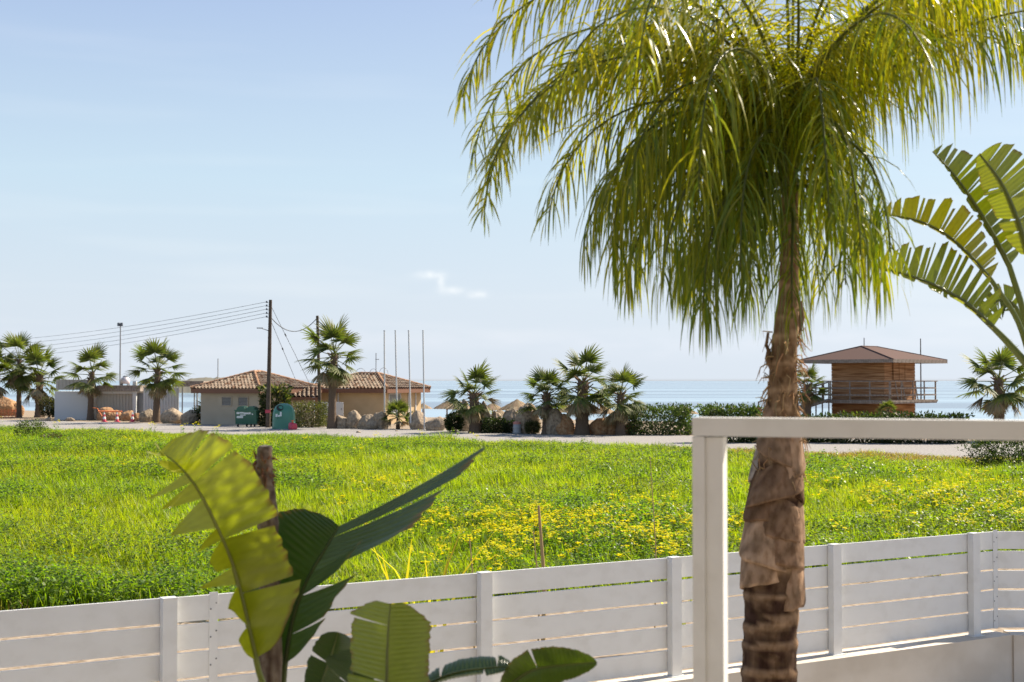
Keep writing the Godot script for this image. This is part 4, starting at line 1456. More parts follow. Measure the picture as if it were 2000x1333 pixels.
	b = MB.new()
	b.tube(PackedVector3Array([a - Vector3(0.5, -0.02, 0), e + Vector3(0.4, 0, 0)]), PackedFloat32Array([0.055]), 4)
	tag(part("barrier_plank", b, M.orange_plastic), "orange plank laid across the two barrier cones", "plank")
	b = MB.new()
	b.tube(PackedVector3Array([G(181, 822) + Vector3(0, 1.05, 0), G(181, 822) + Vector3(0.35, 1.0, 0), G(202, 825) + Vector3(-0.1, 0.45, 0.1), G(202, 825) + Vector3(-0.1, 0.0, 0.1)]), PackedFloat32Array([0.03]), 5)
	tag(part("barrier_tape", b, M.orange_plastic), "pale orange tape drooping from the palm trunk to the cone", "tape")
	# orange safety netting
	f = G(-20, 817)
	t = thing("safety_netting", "orange plastic safety netting strung low before the left rocks", "netting", f)
	for j in 6:
		b = MB.new()
		b.tube(sag(Vector3(0, 0.12 + j * 0.13, 0), Vector3(2.3, 0.1 + j * 0.12, 0), 0.04, 8), PackedFloat32Array([0.028]), 4)
		part("strand", b, M.orange_plastic, t)
	for j in 8:
		bx("stake" if j % 3 == 0 else "mesh_strip", Vector3(0.05 + j * 0.31, 0.42, 0), Vector3(0.05, 0.84, 0.03), M.orange_plastic, t)
	# stones by the road edge
	for q in [[94, 823, 0.35], [137, 823, 0.4], [700, 846, 0.16], [774, 843, 0.12]]:
		b = boulder_mesh(q[2], q[2] * 0.55, q[2] * 0.8, int(q[0]))
		var o := part("road_stone", b, M.stone)
		o.position = G(q[0], q[1]) + Vector3(0, -0.01, 0)
		tag(o, {94: "small grey stone before the shaggy brown bush", 137: "small grey stone before the round-headed palm", 700: "little pale stone on the verge before the jagged boulder", 774: "little pale stone before the low stemless palm"}[q[0]], "stone", "stones by the road")

# ---------------------------------------------------------------- beach parasols
func build_beach() -> void:
	rng.seed = 66
	var list := [[873, 783, 27, 136.0, "straw parasol left of its close twin above the dark round bush"], [899, 784, 27, 131.0, "pale straw parasol right of its close twin above the dark round bush"], [892, 803, 22, 158.0, "low far straw parasol seen beneath the paired parasols"], [826, 788, 18, 140.0, "shaded parasol half hidden behind the orange-cream house"], [962, 787, 25, 134.0, "straw parasol right of the palm with rusty leaves"], [1010, 780, 36, 118.0, "large straw parasol behind the pointed boulder"], [976, 800, 24, 160.0, "far straw parasol between two nearer ones"], [1108, 788, 30, 128.0, "straw parasol behind the big palm's trunk"], [1180, 793, 26, 124.0, "straw parasol between the big palm and hedge palm"], [1240, 788, 24, 132.0, "straw parasol right of the hedge palm's trunk"], [1337, 793, 27, 128.0, "straw parasol peeping over the oleander hedge end"]]
	for e in list:
		var d: float = e[3]
		var k := d / F
		var ap := P(e[0], e[1], d)
		var s := 0.53 * ap.x - 0.848 * ap.z
		var gy := lerpf(-1.1, -1.49, clampf((s - 113.0) / 22.0, 0.0, 1.0)) if s > 113.0 else lerpf(-0.25, -1.1, clampf((s - 107.0) / 6.0, 0.0, 1.0))
		if s > 135.0:
			gy = lerpf(-1.49, -2.39, (s - 135.0) / 25.0)
		var rad: float = e[2] * k
		var top := ap.y - gy
		var t := thing("beach_parasol", e[4], "parasol", Vector3(ap.x, gy, ap.z), 0.0, "straw parasols on the beach")
		var b := MB.new()
		b.tube(PackedVector3Array([Vector3(0, -0.1, 0), Vector3(0, top - 0.1, 0)]), PackedFloat32Array([0.07]), 8)
		part("pole", b, M.thatch_pole, t)
		b = MB.new()
		var n := 26
		var drop := rad * 0.55
		for ring in 4:
			for i in n * 2:
				var a0 := TAU * (i + R(-0.2, 0.2)) / (n * 2)
				var wd := TAU / (n * 2) * 0.75
				var r0 := rad * ring / 4.0
				var r1 := rad * (ring + 1.2) / 4.0 * R(0.95, 1.03)
				var c := jit(Color(0.28, 0.21, 0.135), 0.25)
				var y0 := top - drop * ring / 4.0 + 0.02
				var y1 := top - drop * (ring + 1.2) / 4.0 - 0.02
				b.quad(Vector3(cos(a0 - wd) * r0, y0, sin(a0 - wd) * r0), Vector3(cos(a0 + wd) * r0, y0, sin(a0 + wd) * r0), Vector3(cos(a0 + wd) * r1, y1, sin(a0 + wd) * r1), Vector3(cos(a0 - wd) * r1, y1, sin(a0 - wd) * r1), c)
		part("thatch", b, M.thatch, t)

# ---------------------------------------------------------------- feather palm in the garden
const FP := 7.2
func trunk_at(y: float) -> Array:
	# centre and radius of the trunk at height y
	var k := FP / F
	var l := [[1497.0, 1480.0, 62.0], [1499.0, 1333.0, 55.0], [1503.0, 1200.0, 53.0], [1505.0, 1100.0, 54.0], [1512.0, 1000.0, 50.0], [1520.0, 900.0, 42.0], [1524.0, 850.0, 34.0], [1528.0, 790.0, 30.0], [1531.0, 700.0, 27.0], [1536.0, 640.0, 25.0], [1542.0, 560.0, 20.0], [1545.0, 480.0, 19.0], [1545.0, 300.0, 14.0]]
	var py := 743.5 - (y - 3.3) / k
	for i in l.size() - 1:
		if py >= l[i + 1][1] or i == l.size() - 2:
			var f := clampf((l[i][1] - py) / (l[i][1] - l[i + 1][1]), -2.0, 1.0)
			var q := P(lerpf(l[i][0], l[i + 1][0], f), 743.5, FP)
			return [Vector3(q.x, y, q.z), lerpf(l[i][2], l[i + 1][2], f) * k]
	return []

func yy(py: float) -> float:
	return 3.3 - (py - 743.5) * FP / F

func feather(parent: Node3D, org: Vector3, az: float, e0: float, e1: float, length: float, ll: float, bend := 1.0, pull := 1.0, bright := 0.5) -> void:
	var n := 30
	var p := PackedVector3Array()
	var tg := PackedVector3Array()
	var q := org
	for j in n + 1:
		var t := j / float(n)
		var e := lerpf(e0, e1, pow(t, bend))
		var a := az + 0.12 * sin(t * 5.0 + az * 3.0)
		var d := Vector3(cos(a) * cos(e), sin(e), sin(a) * cos(e))
		p.append(q); tg.append(d)
		q += d * (length / n)
	var rr := PackedFloat32Array()
	for j in n + 1:
		rr.append(lerpf(0.017, 0.003, sqrt(j / float(n))))
	var b := MB.new()
	b.tube(p, rr, 6, Color(0.15, 0.17, 0.05))
	var fr := part("frond", b, M.feather_leaf, parent)
	b = MB.new()
	var cnt := int(length * (40 if pull < 0.45 else 30))
	for sgn: float in [-1.0, 1.0]:
		for i in cnt:
			var t := 0.10 + 0.90 * (i + R(-0.3, 0.3)) / cnt
			var j := clampi(int(t * n), 0, n - 1)
			var f := t * n - j
			var at := p[j].lerp(p[j + 1], clampf(f, 0.0, 1.0))
			var tn := tg[j]
			var side := tn.cross(Vector3.UP)
			if side.length() < 0.15:
				side = Vector3(-sin(az), 0, cos(az))
			side = side.normalized() * sgn
			var up := side.cross(tn) * sgn
			var ln := ll * (0.3 + 0.7 * sin(PI * clampf(t * 0.8 + 0.16, 0.0, 1.0))) * R(0.85, 1.12)
			var dir := (tn * R(0.25, 0.8) + side * R(0.35, 1.0) + up * R(-0.6, 0.7)).normalized()
			var w := R(0.003, 0.0062)
			var g := R(0.35, 1.2) * pull
			var pos := at
			var pts := PackedVector3Array()
			var cs := PackedColorArray()
			var mix_ := clampf(bright + R(-0.35, 0.35), 0.0, 1.0)
			var col := jit(Color(0.11, 0.17, 0.018).lerp(Color(0.50, 0.45, 0.024), mix_ * mix_), 0.18)
			var wref := (tn + up * R(-0.8, 0.8)).normalized()
			for k in 7:
				var s := k / 6.0
				var wd := (wref - dir * wref.dot(dir)).normalized()
				var ww := w * (sin(PI * clampf(s * 0.82 + 0.18, 0.0, 1.0)) * 0.95 + 0.05)
				pts.append(pos - wd * ww); pts.append(pos + wd * ww)
				var cc := col
				if s > 0.92 and mix_ > 0.75:
					cc = Color(0.24, 0.17, 0.05)
				cs.append(cc); cs.append(cc)
				dir = (dir + Vector3(0, -g, 0)).normalized()
				pos += dir * ln / 6.0
			b.grid(pts, 2, 7, cs)
	part("leaflets", b, M.feather_leaf, fr)

func build_feather_palm() -> void:
	rng.seed = 321
	var base: Vector3 = trunk_at(0.2)[0]
	var t := thing("feather_palm", "feather palm with drooping yellow-green fronds and scarred brown trunk behind the railing", "palm tree", base)
	t.position = base
	var b := MB.new()
	var pts := PackedVector3Array()
	var cols := PackedColorArray()
	var nu := 25
	var nv := 220
	for j in nv:
		var y := lerpf(0.15, yy(320), j / (nv - 1.0))
		var c: Array = trunk_at(y)
		for i in nu:
			var a := TAU * (i % (nu - 1)) / (nu - 1)
			var ring := fposmod((y + 0.018 * sin(a + y * 5.0)) * 7.6 + 0.5 * nz.get_noise_1d(y * 4.0), 1.0)
			var rough := nz.get_noise_3d(cos(a) * 2.0, y * 9.0, sin(a) * 2.0)
			var r: float = c[1] * (0.95 + 0.06 * smoothstep(0.5, 0.9, ring) + 0.04 * rough)
			pts.append(c[0] - base + Vector3(cos(a) * r, 0, sin(a) * r))
			var husk := smoothstep(yy(900), yy(850), y + 0.05 * rough)      # fibre-wrapped upper stem
			var dark := Color(0.052, 0.03, 0.02).lerp(Color(0.19, 0.12, 0.07), husk)
			var pale := Color(0.34, 0.23, 0.145).lerp(Color(0.42, 0.29, 0.18), husk)
			cols.append(dark.lerp(pale, clampf(0.12 + 0.6 * rough + smoothstep(0.68, 0.86, ring) * 0.75, 0.0, 1.0)))
	b.grid(pts, nu, nv, cols, true)
	part("trunk", b, M.boot_bark, t)
	# old leaf bases wrapped round the middle of the trunk
	var k := 0
	var y := yy(1170)
	while y < yy(870):
		var c: Array = trunk_at(y)
		var az := k * 2.3 + R(-0.3, 0.3)
		var half := R(1.0, 1.9)
		var h := R(0.18, 0.36)
		var flare := R(0.006, 0.03)
		var skew := R(-0.11, 0.11)
		b = MB.new()
		pts = PackedVector3Array()
		cols = PackedColorArray()
		var tone := rng.randf()
		var col := Color(0.13, 0.072, 0.042).lerp(Color(0.58, 0.41, 0.28), tone)
		if tone > 0.86:
			col = Color(0.42, 0.37, 0.33)
		for row in [[1.0, -0.3], [0.8, 0.15], [0.5, 0.45], [0.25, 0.75], [0.06, 0.97], [0.0, 0.9], [0.0, -0.3], [0.3, -0.5]]:
			for i in 11:
				var u := i / 10.0 * 2.0 - 1.0
				var nar: float = 1.0 - 0.3 * row[0] * row[0]
				var a: float = az + u * half * nar
				var ry: float = y + h * row[0] * (1.0 - 0.12 * u * u) + skew * u + (0.012 * nz.get_noise_2d(u * 4.0, y * 9.0) if row[0] < 0.1 else 0.0)
				var cc: Array = trunk_at(ry)
				var out: float = (flare * row[1] * (1.0 - 0.6 * u * u) + 0.012) if row[1] >= 0.0 else flare * 0.2
				var r: float = cc[1] * 1.0 + out * (1.0 - pow(absf(u), 6.0)) - (0.01 if absf(u) > 0.95 else 0.0)
				pts.append(cc[0] - base + Vector3(cos(a) * r, 0, sin(a) * r))
				var g := 0.85 + 0.8 * nz.get_noise_2d(u * 4.0, ry * 11.0 + k)
				cols.append(Color(col.r * g, col.g * g, col.b * g))
		b.grid(pts, 11, 8, cols)
		part("leaf_base", b, M.boot_bark, t)
		y += R(0.04, 0.085)
		k += 1
	# fibre matting and frayed ends on the upper trunk
	b = MB.new()
	for j in 200:
		var fy := lerpf(yy(930), yy(640), rng.randf())
		var c: Array = trunk_at(fy)
		var a := R(0, TAU)
		var o := Vector3(cos(a), 0, sin(a))
		var r: float = c[1]
		var p0: Vector3 = c[0] - base + o * r * 1.0
		var p1 := p0 + o * R(0.004, 0.03) + Vector3(R(-0.03, 0.03), R(-0.09, 0.05), R(-0.03, 0.03))
		var p2 := p1 + o * R(0.0, 0.02) + Vector3(R(-0.02, 0.02), R(-0.09, 0.0), R(-0.02, 0.02))
		b.tube(PackedVector3Array([p0, p1, p2]), PackedFloat32Array([0.004, 0.003, 0.001]), 4, jit(Color(0.34, 0.22, 0.12), 0.4), false)
	part("fibre", b, M.fibre, t).set_meta("kind", "stuff")
	# stumps of cut fronds
	for s in [[1540.0, 650.0, -0.3, 0.16, 0.02], [1508.0, 720.0, 2.9, 0.10, 0.010], [1512.0, 700.0, 3.3, 0.13, 0.007], [1560.0, 880.0, 0.2, 0.1, 0.012]]:
		var c: Array = trunk_at(yy(s[1]))
		var o := Vector3(cos(s[2]), 0, sin(s[2]))
		var st: Vector3 = c[0] - base + o * c[1] * 0.8
		b = MB.new()
		b.tube(PackedVector3Array([st, st + o * 0.03 + Vector3(0, s[3] * 0.5, 0), st + o * 0.02 + Vector3(0, s[3], 0)]), PackedFloat32Array([s[4] * 1.6, s[4] * 1.3, s[4]]), 8, Color(0.2, 0.13, 0.08))
		part("stub", b, M.boot_bark, t)
	# fronds: azimuth (0 = right, pi/2 = towards the camera), start and end elevation, length, leaflet length
	var hub: Vector3 = trunk_at(yy(325))[0] - base
	var L := [
		[180, 1.38, -1.55, 2.3, 0.4, 0.82, 0.3, 0.65, 0],
		[174, 1.46, -1.4, 2.5, 0.44, 1.15, 0.4, 0.75, 0],
		[189, 1.44, -1.45, 2.4, 0.44, 1.05, 0.4, 0.75, 0],
		[163, 1.42, -1.5, 1.45, 0.6, 0.8, 0.7, 0.5, 0],
		[200, 1.38, -1.5, 1.4, 0.6, 0.75, 0.8, 0.5, 0],
		[147, 1.32, -1.5, 1.5, 0.6, 0.8, 0.9, 0.5, 0],
		[215, 1.32, -1.5, 1.5, 0.6, 0.8, 0.9, 0.6, 0],
		[185, 1.3, -1.5, 1.7, 0.5, 0.9, 0.5, 0.6, 0],
		[150, 1.45, -1.2, 2, 0.5, 1.1, 0.5, 0.75, 0],
		[205, 1.45, -1.2, 2.1, 0.5, 1.1, 0.5, 0.8, 0],
		[112, 1.42, -1.5, 2.1, 0.6, 0.8, 1, 0.5, 0],
		[92, 1.36, -1.5, 1.8, 0.6, 0.7, 1, 0.4, 0],
		[84, 1.3, -1.5, 1.55, 0.6, 0.6, 1, 0.35, 0],
		[76, 1.42, -1, 1.9, 0.6, 0.85, 0.8, 0.55, 0],
		[120, 1.45, -1.4, 2.4, 0.5, 1, 0.6, 0.6, 0],
		[80, 1.46, -1.3, 2.4, 0.5, 1.1, 0.6, 0.6, 0],
		[0, 1.25, -0.5, 2.2, 0.55, 1.3, 0.9, 0.65, 0],
		[12, 1.2, -0.45, 2.5, 0.55, 1.3, 0.9, 0.6, 0],
		[-12, 1.3, -0.5, 2.3, 0.55, 1.3, 0.8, 0.75, 0],
		[30, 1.3, -0.55, 2.2, 0.55, 1.2, 0.9, 0.6, 0],
		[-30, 1.35, -0.7, 2.2, 0.5, 1.1, 0.8, 0.75, 0],
		[5, 0.95, -0.35, 2.1, 0.55, 1.3, 1, 0.5, 0],
		[-65, 1.4, -1.4, 2, 0.5, 0.9, 0.6, 0.85, 0],
		[-85, 1.42, -1.4, 2, 0.5, 0.9, 0.6, 0.85, 0],
		[-105, 1.4, -1.4, 2, 0.5, 0.9, 0.6, 0.85, 0],
		[-125, 1.38, -1.4, 2, 0.5, 0.9, 0.6, 0.85, 0],
		[-150, 1.42, -1.4, 2, 0.5, 1, 0.5, 0.85, 0],
		[100, 1.52, 0.2, 2, 0.5, 1.5, 0.6, 0.8, 0],
		[-70, 1.52, 0.2, 2.1, 0.5, 1.5, 0.6, 0.85, 0],
		[200, 1.5, 0, 2, 0.5, 1.4, 0.6, 0.85, 0],
		[20, 1.5, 0.1, 2, 0.5, 1.4, 0.6, 0.85, 0],
		[172, 0.95, -1.5, 0.84, 0.52, 0.5, 1.1, 0.35, 0.084],
		[140, 0.9, -1.53, 0.92, 0.52, 0.45, 1.2, 0.3, 0.105],
		[118, 0.9, -1.53, 0.92, 0.52, 0.42, 1.2, 0.3, 0.14],
		[98, 0.85, -1.54, 0.84, 0.52, 0.4, 1.2, 0.3, 0.175],
		[72, 0.9, -1.54, 0.8, 0.52, 0.42, 1.1, 0.4, 0.14],
		[45, 1, -1.54, 0.76, 0.52, 0.45, 1.1, 0.5, 0.084],
		[20, 1.05, -1.54, 0.68, 0.52, 0.45, 1.1, 0.6, 0.07],
		[-25, 1.1, -1.54, 0.76, 0.52, 0.5, 1, 0.7, 0.07],
		[-60, 0.9, -1.52, 0.88, 0.52, 0.45, 1.1, 0.5, 0.105],
		[-110, 0.9, -1.52, 0.92, 0.52, 0.45, 1.1, 0.3, 0.105],
		[-150, 0.95, -1.52, 0.92, 0.52, 0.48, 1.1, 0.35, 0.084],
		[195, 0.9, -1.52, 0.92, 0.52, 0.48, 1.1, 0.35, 0.14],
		[155, 0.8, -1.54, 0.96, 0.52, 0.4, 1.2, 0.25, 0.21],
		[-80, 0.8, -1.54, 0.88, 0.52, 0.4, 1.1, 0.3, 0.175],
		[5, 0.9, -1.55, 0.8, 0.52, 0.42, 0.9, 0.6, 0.105],
		[165, 1.15, -1.52, 1.45, 0.58, 0.62, 0.9, 0.45, 0],
		[178, 1.1, -1.52, 1.35, 0.55, 0.6, 0.9, 0.5, 0],
		[192, 1.15, -1.5, 1.5, 0.55, 0.65, 0.8, 0.5, 0],
		[205, 1.05, -1.52, 1.3, 0.55, 0.58, 0.9, 0.4, 0.05],
		[140, 1.1, -1.52, 1.4, 0.58, 0.6, 1, 0.4, 0],
		[220, 1.1, -1.5, 1.5, 0.55, 0.62, 0.9, 0.5, 0],
		[128, 1, -1.53, 1.2, 0.58, 0.5, 1.1, 0.3, 0.05],
		[110, 1.1, -1.52, 1.4, 0.58, 0.55, 1, 0.35, 0],
		[70, 1.15, -1.52, 1.2, 0.58, 0.55, 1, 0.45, 0],
		[-75, 1.1, -1.5, 1.4, 0.55, 0.6, 0.9, 0.5, 0],
		[-120, 1.1, -1.5, 1.4, 0.55, 0.6, 0.9, 0.5, 0],
		[35, 1.45, -0.2, 1.8, 0.5, 1, 0.5, 0.85, 0],
		[95, 1.46, -0.3, 1.7, 0.5, 0.9, 0.6, 0.8, 0],
		[140, 1.46, -0.3, 1.9, 0.5, 0.9, 0.5, 0.8, 0],
		[170, 1.5, -0.5, 2, 0.5, 0.9, 0.5, 0.85, 0],
		[225, 1.46, -0.3, 1.9, 0.5, 0.9, 0.5, 0.9, 0],
		[260, 1.46, -0.3, 1.8, 0.5, 0.9, 0.5, 0.9, 0],
		[285, 1.45, -0.3, 1.8, 0.5, 0.9, 0.5, 0.9, 0],
		[310, 1.45, -0.4, 1.9, 0.5, 0.9, 0.5, 0.9, 0],
		[335, 1.4, -0.3, 1.9, 0.5, 1, 0.6, 0.85, 0],
		[-5, 1.45, -0.4, 1.7, 0.5, 0.9, 0.6, 0.85, 0],
		[60, 1.45, -0.5, 1.7, 0.5, 0.9, 0.6, 0.7, 0],
		[195, 1.3, -1.2, 2.1, 0.45, 0.9, 0.4, 0.8, 0],
		[168, 1.3, -1.35, 2.2, 0.45, 0.9, 0.4, 0.75, 0],
		[240, 1.3, -0.9, 1.8, 0.5, 0.8, 0.6, 0.85, 0],
		[300, 1.3, -0.9, 1.7, 0.5, 0.8, 0.6, 0.85, 0],
	]
	for f in L:
		feather(t, hub + Vector3(R(-0.03, 0.03), R(-0.1, 0.1) - f[8], R(-0.03, 0.03)), deg_to_rad(f[0]), f[1], f[2], f[3], f[4], f[5], f[6], f[7])

# ---------------------------------------------------------------- broad torn leaves
func split_leaf(parent: Node3D, org: Vector3, stalk: Array, mid: Array, side: Vector3, spec: Dictionary) -> void:
	# stalk, mid: world points; side: direction of the half called "r". spec: wr, wl half widths, tr, tl number of tears, gap, fr, fl fold, dr, dl droop, col, sweep
	var wave: float = spec.get("wave", 0.0015)
	var b := MB.new()
	var sweep: float = spec.get("sweep", 0.25)
	for sgn: float in [1.0, -1.0]:
		var w: float = spec.wr if sgn > 0 else spec.wl
		if w <= 0.0:
			continue
		var tears: int = spec.tr if sgn > 0 else spec.tl
		var fold: float = spec.get("fr", 0.0) if sgn > 0 else spec.get("fl", 0.0)
		var droop: float = spec.get("dr", 0.0) if sgn > 0 else spec.get("dl", 0.0)
		var cuts := [0.0]
		for k in tears:
			cuts.append((k + 1.0 + R(-0.46, 0.46)) / (tears + 1.0))
		cuts.append(1.0)
		for k in cuts.size() - 1:
			var t0: float = cuts[k]
			var t1: float = cuts[k + 1]
			var gap: float = (float(spec.get("gl", spec.get("gap", 0.2))) if sgn < 0 else float(spec.get("gap", 0.2))) * R(0.3, 1.35) if tears > 0 else 0.0
			gap = minf(gap, 0.92)
			var tilt := R(-1, 1) * float(spec.get("tl_tilt", 0.15) if sgn < 0 and spec.has("tl_tilt") else spec.get("tilt", 0.15))
			var shorter := R(0.86, 1.04) if tears > 0 else 1.0
			var m := maxi(6, int((t1 - t0) * 90))
			var nv := 9
			var p := PackedVector3Array()
			var c := PackedColorArray()
			var col: Color = spec.col
			if sgn > 0 and spec.has("sheen_col"):
				col = spec.sheen_col
			col = jit(col, 0.08)
			for u in m + 1:
				var t := lerpf(t0, t1, u / float(m))
				for s in nv:
					var x := s / (nv - 1.0)
					var te := lerpf(t, (t0 + t1) / 2, gap * x)
					var q := catmull(mid, te)
					var tn := (catmull(mid, te + 0.02) - catmull(mid, te - 0.02)).normalized()
					var sd := (side - tn * side.dot(tn)).normalized() * sgn
					var no := tn.cross(sd) * sgn
					var sw := sweep
					var pr := pow(sin(PI * clampf(t * 0.94 + 0.05, 0.0, 1.0)), 0.55)
					if sgn > 0 and spec.has("grow"):
						pr = lerpf(0.4, 1.0, t) * pow(clampf(t * 6.0, 0.0, 1.0), 0.5)
						sw = lerpf(0.5, float(spec.grow), t)
					elif spec.has("blunt") or (sgn > 0 and spec.has("blunt_r")):
						pr = pow(clampf(t * 6.0, 0.0, 1.0), 0.5) * pow(clampf((1.04 - t) * (2.0 if spec.has("blunt_r") else 4.0), 0.0, 1.0), 0.6)
					var an := fold + tilt + droop * x
					var ww := w * pr * shorter * (1.0 + 0.07 * nz.get_noise_2d(t * 14.0, sgn * 5.0 + w * 90.0) * x)
					var pos := q + (sd * cos(an) + no * sin(an) + tn * sw) * (ww * x)
					pos += no * wave * sin(t * 150.0 + x * 2.0) * minf(x * 4.0, 1.0)
					p.append(pos - org)
					var g := 1.0 + 0.06 * sin(t * 150.0) + 0.16 * nz.get_noise_2d(t * 45.0, x * 5.0 + w * 70.0)
					var cc := Color(col.r * g, col.g * g, col.b * g)
					if spec.has("brown") and x > 0.93 and nz.get_noise_2d(t * 40.0, w * 50.0) > -0.05:
						cc = Color(0.20, 0.11, 0.04)
					c.append(cc)
			b.grid(p, nv, m + 1, c)
	var leaf := part("leaf", b, M.banana_leaf, parent)
	var rib := PackedVector3Array()
	var rr := PackedFloat32Array()
	var r0: float = spec.get("rib", 0.013)
	if stalk.size() > 1:
		for k in 14:
			rib.append(catmull(stalk, k / 13.0) - org)
			rr.append(r0 * lerpf(1.45, 1.0, k / 13.0))
	for k in 24:
		rib.append(catmull(mid, k / 23.0) - org)
		rr.append(lerpf(r0, r0 * 0.22, k / 23.0))
	b = MB.new()
	b.tube(rib, rr, 8, spec.get("ribcol", Color(0.20, 0.23, 0.06)))
	part("midrib", b, M.banana_leaf, leaf)

func build_strelitzias() -> void:
	rng.seed = 909
	var back := Vector3(0, 0, -1)
	# plant in front of the fence
	var org := P(535, 1333, 5.6)
	org.y = 0.2
	var t := thing("broad_leaf_plant", "broad-leaved plant with torn yellow-green leaf beside a dead stump", "plant", org)
	var d := 5.6
	split_leaf(t, org, [org, P(530, 1480, d), P(500, 1290, d)], [P(500, 1290, d), P(462, 1130, d), P(428, 1040, d - 0.03), P(388, 960, d - 0.06), P(350, 912, d - 0.05), P(312, 882, d)],
		Vector3(1, 0.1, 0.25), {"blunt_r": 1, "wr": 0.285, "wl": 0.23, "tr": 4, "tl": 10, "gap": 0.11, "gl": 0.95, "fr": -0.1, "fl": -1.22, "dr": 0.05, "dl": -0.2, "tl_tilt": 0.4, "col": Color(0.36, 0.37, 0.028), "tilt": 0.1, "sweep": 0.05, "rib": 0.012, "ribcol": Color(0.34, 0.36, 0.06), "brown": 1})
	d = 5.8
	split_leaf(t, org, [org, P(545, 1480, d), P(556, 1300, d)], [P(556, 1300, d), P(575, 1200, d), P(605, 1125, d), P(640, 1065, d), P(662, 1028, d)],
		Vector3(1, -0.45, 0.1), {"grow": 1.2, "sheen_col": Color(0.07, 0.11, 0.095), "wr": 0.50, "wl": 0.27, "tr": 5, "tl": 0, "gap": 0.2, "fr": -0.7, "fl": -0.1, "dr": -0.15, "dl": 0.1, "col": Color(0.04, 0.08, 0.04), "tilt": 0.25, "wave": 0.003, "brown": 1, "sweep": 0.15, "rib": 0.012, "ribcol": Color(0.16, 0.2, 0.07)})  # right half tinted blue-grey: reflected sky sheen painted into its colour
	d = 5.2
	split_leaf(t, org, [org, P(745, 1480, d), P(752, 1380, d)], [P(752, 1400, d), P(755, 1330, d), P(757, 1250, d), P(762, 1180, d)],
		Vector3(1, 0, 0.2), {"wr": 0.155, "wl": 0.175, "tr": 0, "tl": 2, "gap": 0.06, "fr": 0.25, "fl": 0.15, "dr": 0.2, "dl": 0.1, "col": Color(0.23, 0.27, 0.05), "tilt": 0.08, "sweep": 0.1, "blunt": 1, "brown": 1, "rib": 0.008})
	d = 5.3
	split_leaf(t, org, [org, P(700, 1470, d), P(810, 1350, d)], [P(810, 1350, d), P(880, 1318, d), P(950, 1306, d), P(1000, 1302, d)],
		Vector3(0, 0.8, -0.6), {"wr": 0.10, "wl": 0.10, "tr": 2, "tl": 1, "gap": 0.1, "fr": -0.2, "fl": 0.3, "dr": -0.3, "dl": 0.6, "col": Color(0.05, 0.085, 0.035), "tilt": 0.1, "sweep": 0.1, "rib": 0.008, "wave": 0.003})
	split_leaf(t, org, [org, P(760, 1500, d), P(975, 1345, d)], [P(985, 1345, d), P(1040, 1310, d), P(1100, 1300, d), P(1166, 1294, d)],
		Vector3(-0.2, 0.9, 0.3), {"wr": 0.10, "wl": 0.09, "tr": 1, "tl": 0, "gap": 0.05, "fr": 0.1, "fl": 0.9, "dr": 0.1, "dl": 0.4, "col": Color(0.075, 0.105, 0.03), "tilt": 0.05, "sweep": -0.1, "rib": 0.007, "brown": 1})
	d = 5.7
	split_leaf(t, org, [org, P(590, 1480, d), P(610, 1400, d)], [P(610, 1400, d), P(630, 1330, d), P(650, 1270, d), P(660, 1235, d)],
		Vector3(1, 0.2, 0), {"wr": 0.10, "wl": 0.09, "tr": 1, "tl": 1, "gap": 0.1, "fr": 0.2, "fl": -0.2, "dr": 0.5, "dl": 0.2, "col": Color(0.05, 0.08, 0.025), "tilt": 0.1, "sweep": 0.2, "rib": 0.008})
	split_leaf(t, org, [org, P(600, 1500, 5.4), P(640, 1420, 5.4)], [P(640, 1420, 5.4), P(670, 1360, 5.4), P(690, 1310, 5.4), P(692, 1270, 5.4)],
		Vector3(1, 0.3, 0.2), {"wr": 0.10, "wl": 0.12, "tr": 1, "tl": 1, "gap": 0.1, "fr": 0.1, "fl": 0.1, "col": Color(0.06, 0.09, 0.025), "tilt": 0.1, "sweep": 0.2, "rib": 0.008})
	# dead stump beside it
	d = 5.75
	var so := P(524, 1333, d)
	so.y = 0.2
	var st := thing("dead_stump", "dead brown plant stem sawn off square behind the torn yellow leaf", "stump", so)
	var b := MB.new()
	var pts := PackedVector3Array()
	var cols := PackedColorArray()
	var path := [so, P(526, 1333, d), P(527, 1150, d), P(521, 1000, d), P(516, 930, d), P(517, 872, d)]
	var rad := [0.055, 0.048, 0.042, 0.043, 0.037, 0.028]
	for j in 60:
		var f := j / 59.0
		var q := catmull(path, f)
		var rf := f * 5.0
		var r := lerpf(rad[int(minf(rf, 4.0))], rad[int(minf(rf, 4.0)) + 1], rf - int(minf(rf, 4.0)))
		for i in 19:
			var a := TAU * (i % 18) / 18.0
			var g := nz.get_noise_3d(cos(a) * 1.5, f * 26.0, sin(a) * 1.5)
			var rr := r * (1.0 + 0.16 * g)
			pts.append(q - so + Vector3(cos(a) * rr, 0, sin(a) * rr))
			cols.append(Color(0.13, 0.09, 0.07).lerp(Color(0.36, 0.29, 0.22), clampf(0.4 + 1.1 * g, 0.0, 1.0)))
	b.grid(pts, 19, 60, cols, true)
	part("stem", b, M.boot_bark, st)
	b = MB.new()
	for i in 18:
		b.tri(pts[59 * 19 + i], pts[59 * 19 + i + 1], path[5] - so + Vector3(0, 0.006, 0), Color(0.4, 0.33, 0.27))
	part("sawn_top", b, M.boot_bark, st)
	b = MB.new()
	for j in 60:
		var q := catmull(path, R(0.72, 0.93)) - so
		var a := R(0, TAU)
		var o := Vector3(cos(a), 0, sin(a))
		b.tube(PackedVector3Array([q + o * 0.034, q + o * R(0.04, 0.055) + Vector3(0, R(-0.03, 0.03), 0)]), PackedFloat32Array([0.006, 0.002]), 4, jit(Color(0.2, 0.1, 0.06), 0.3))
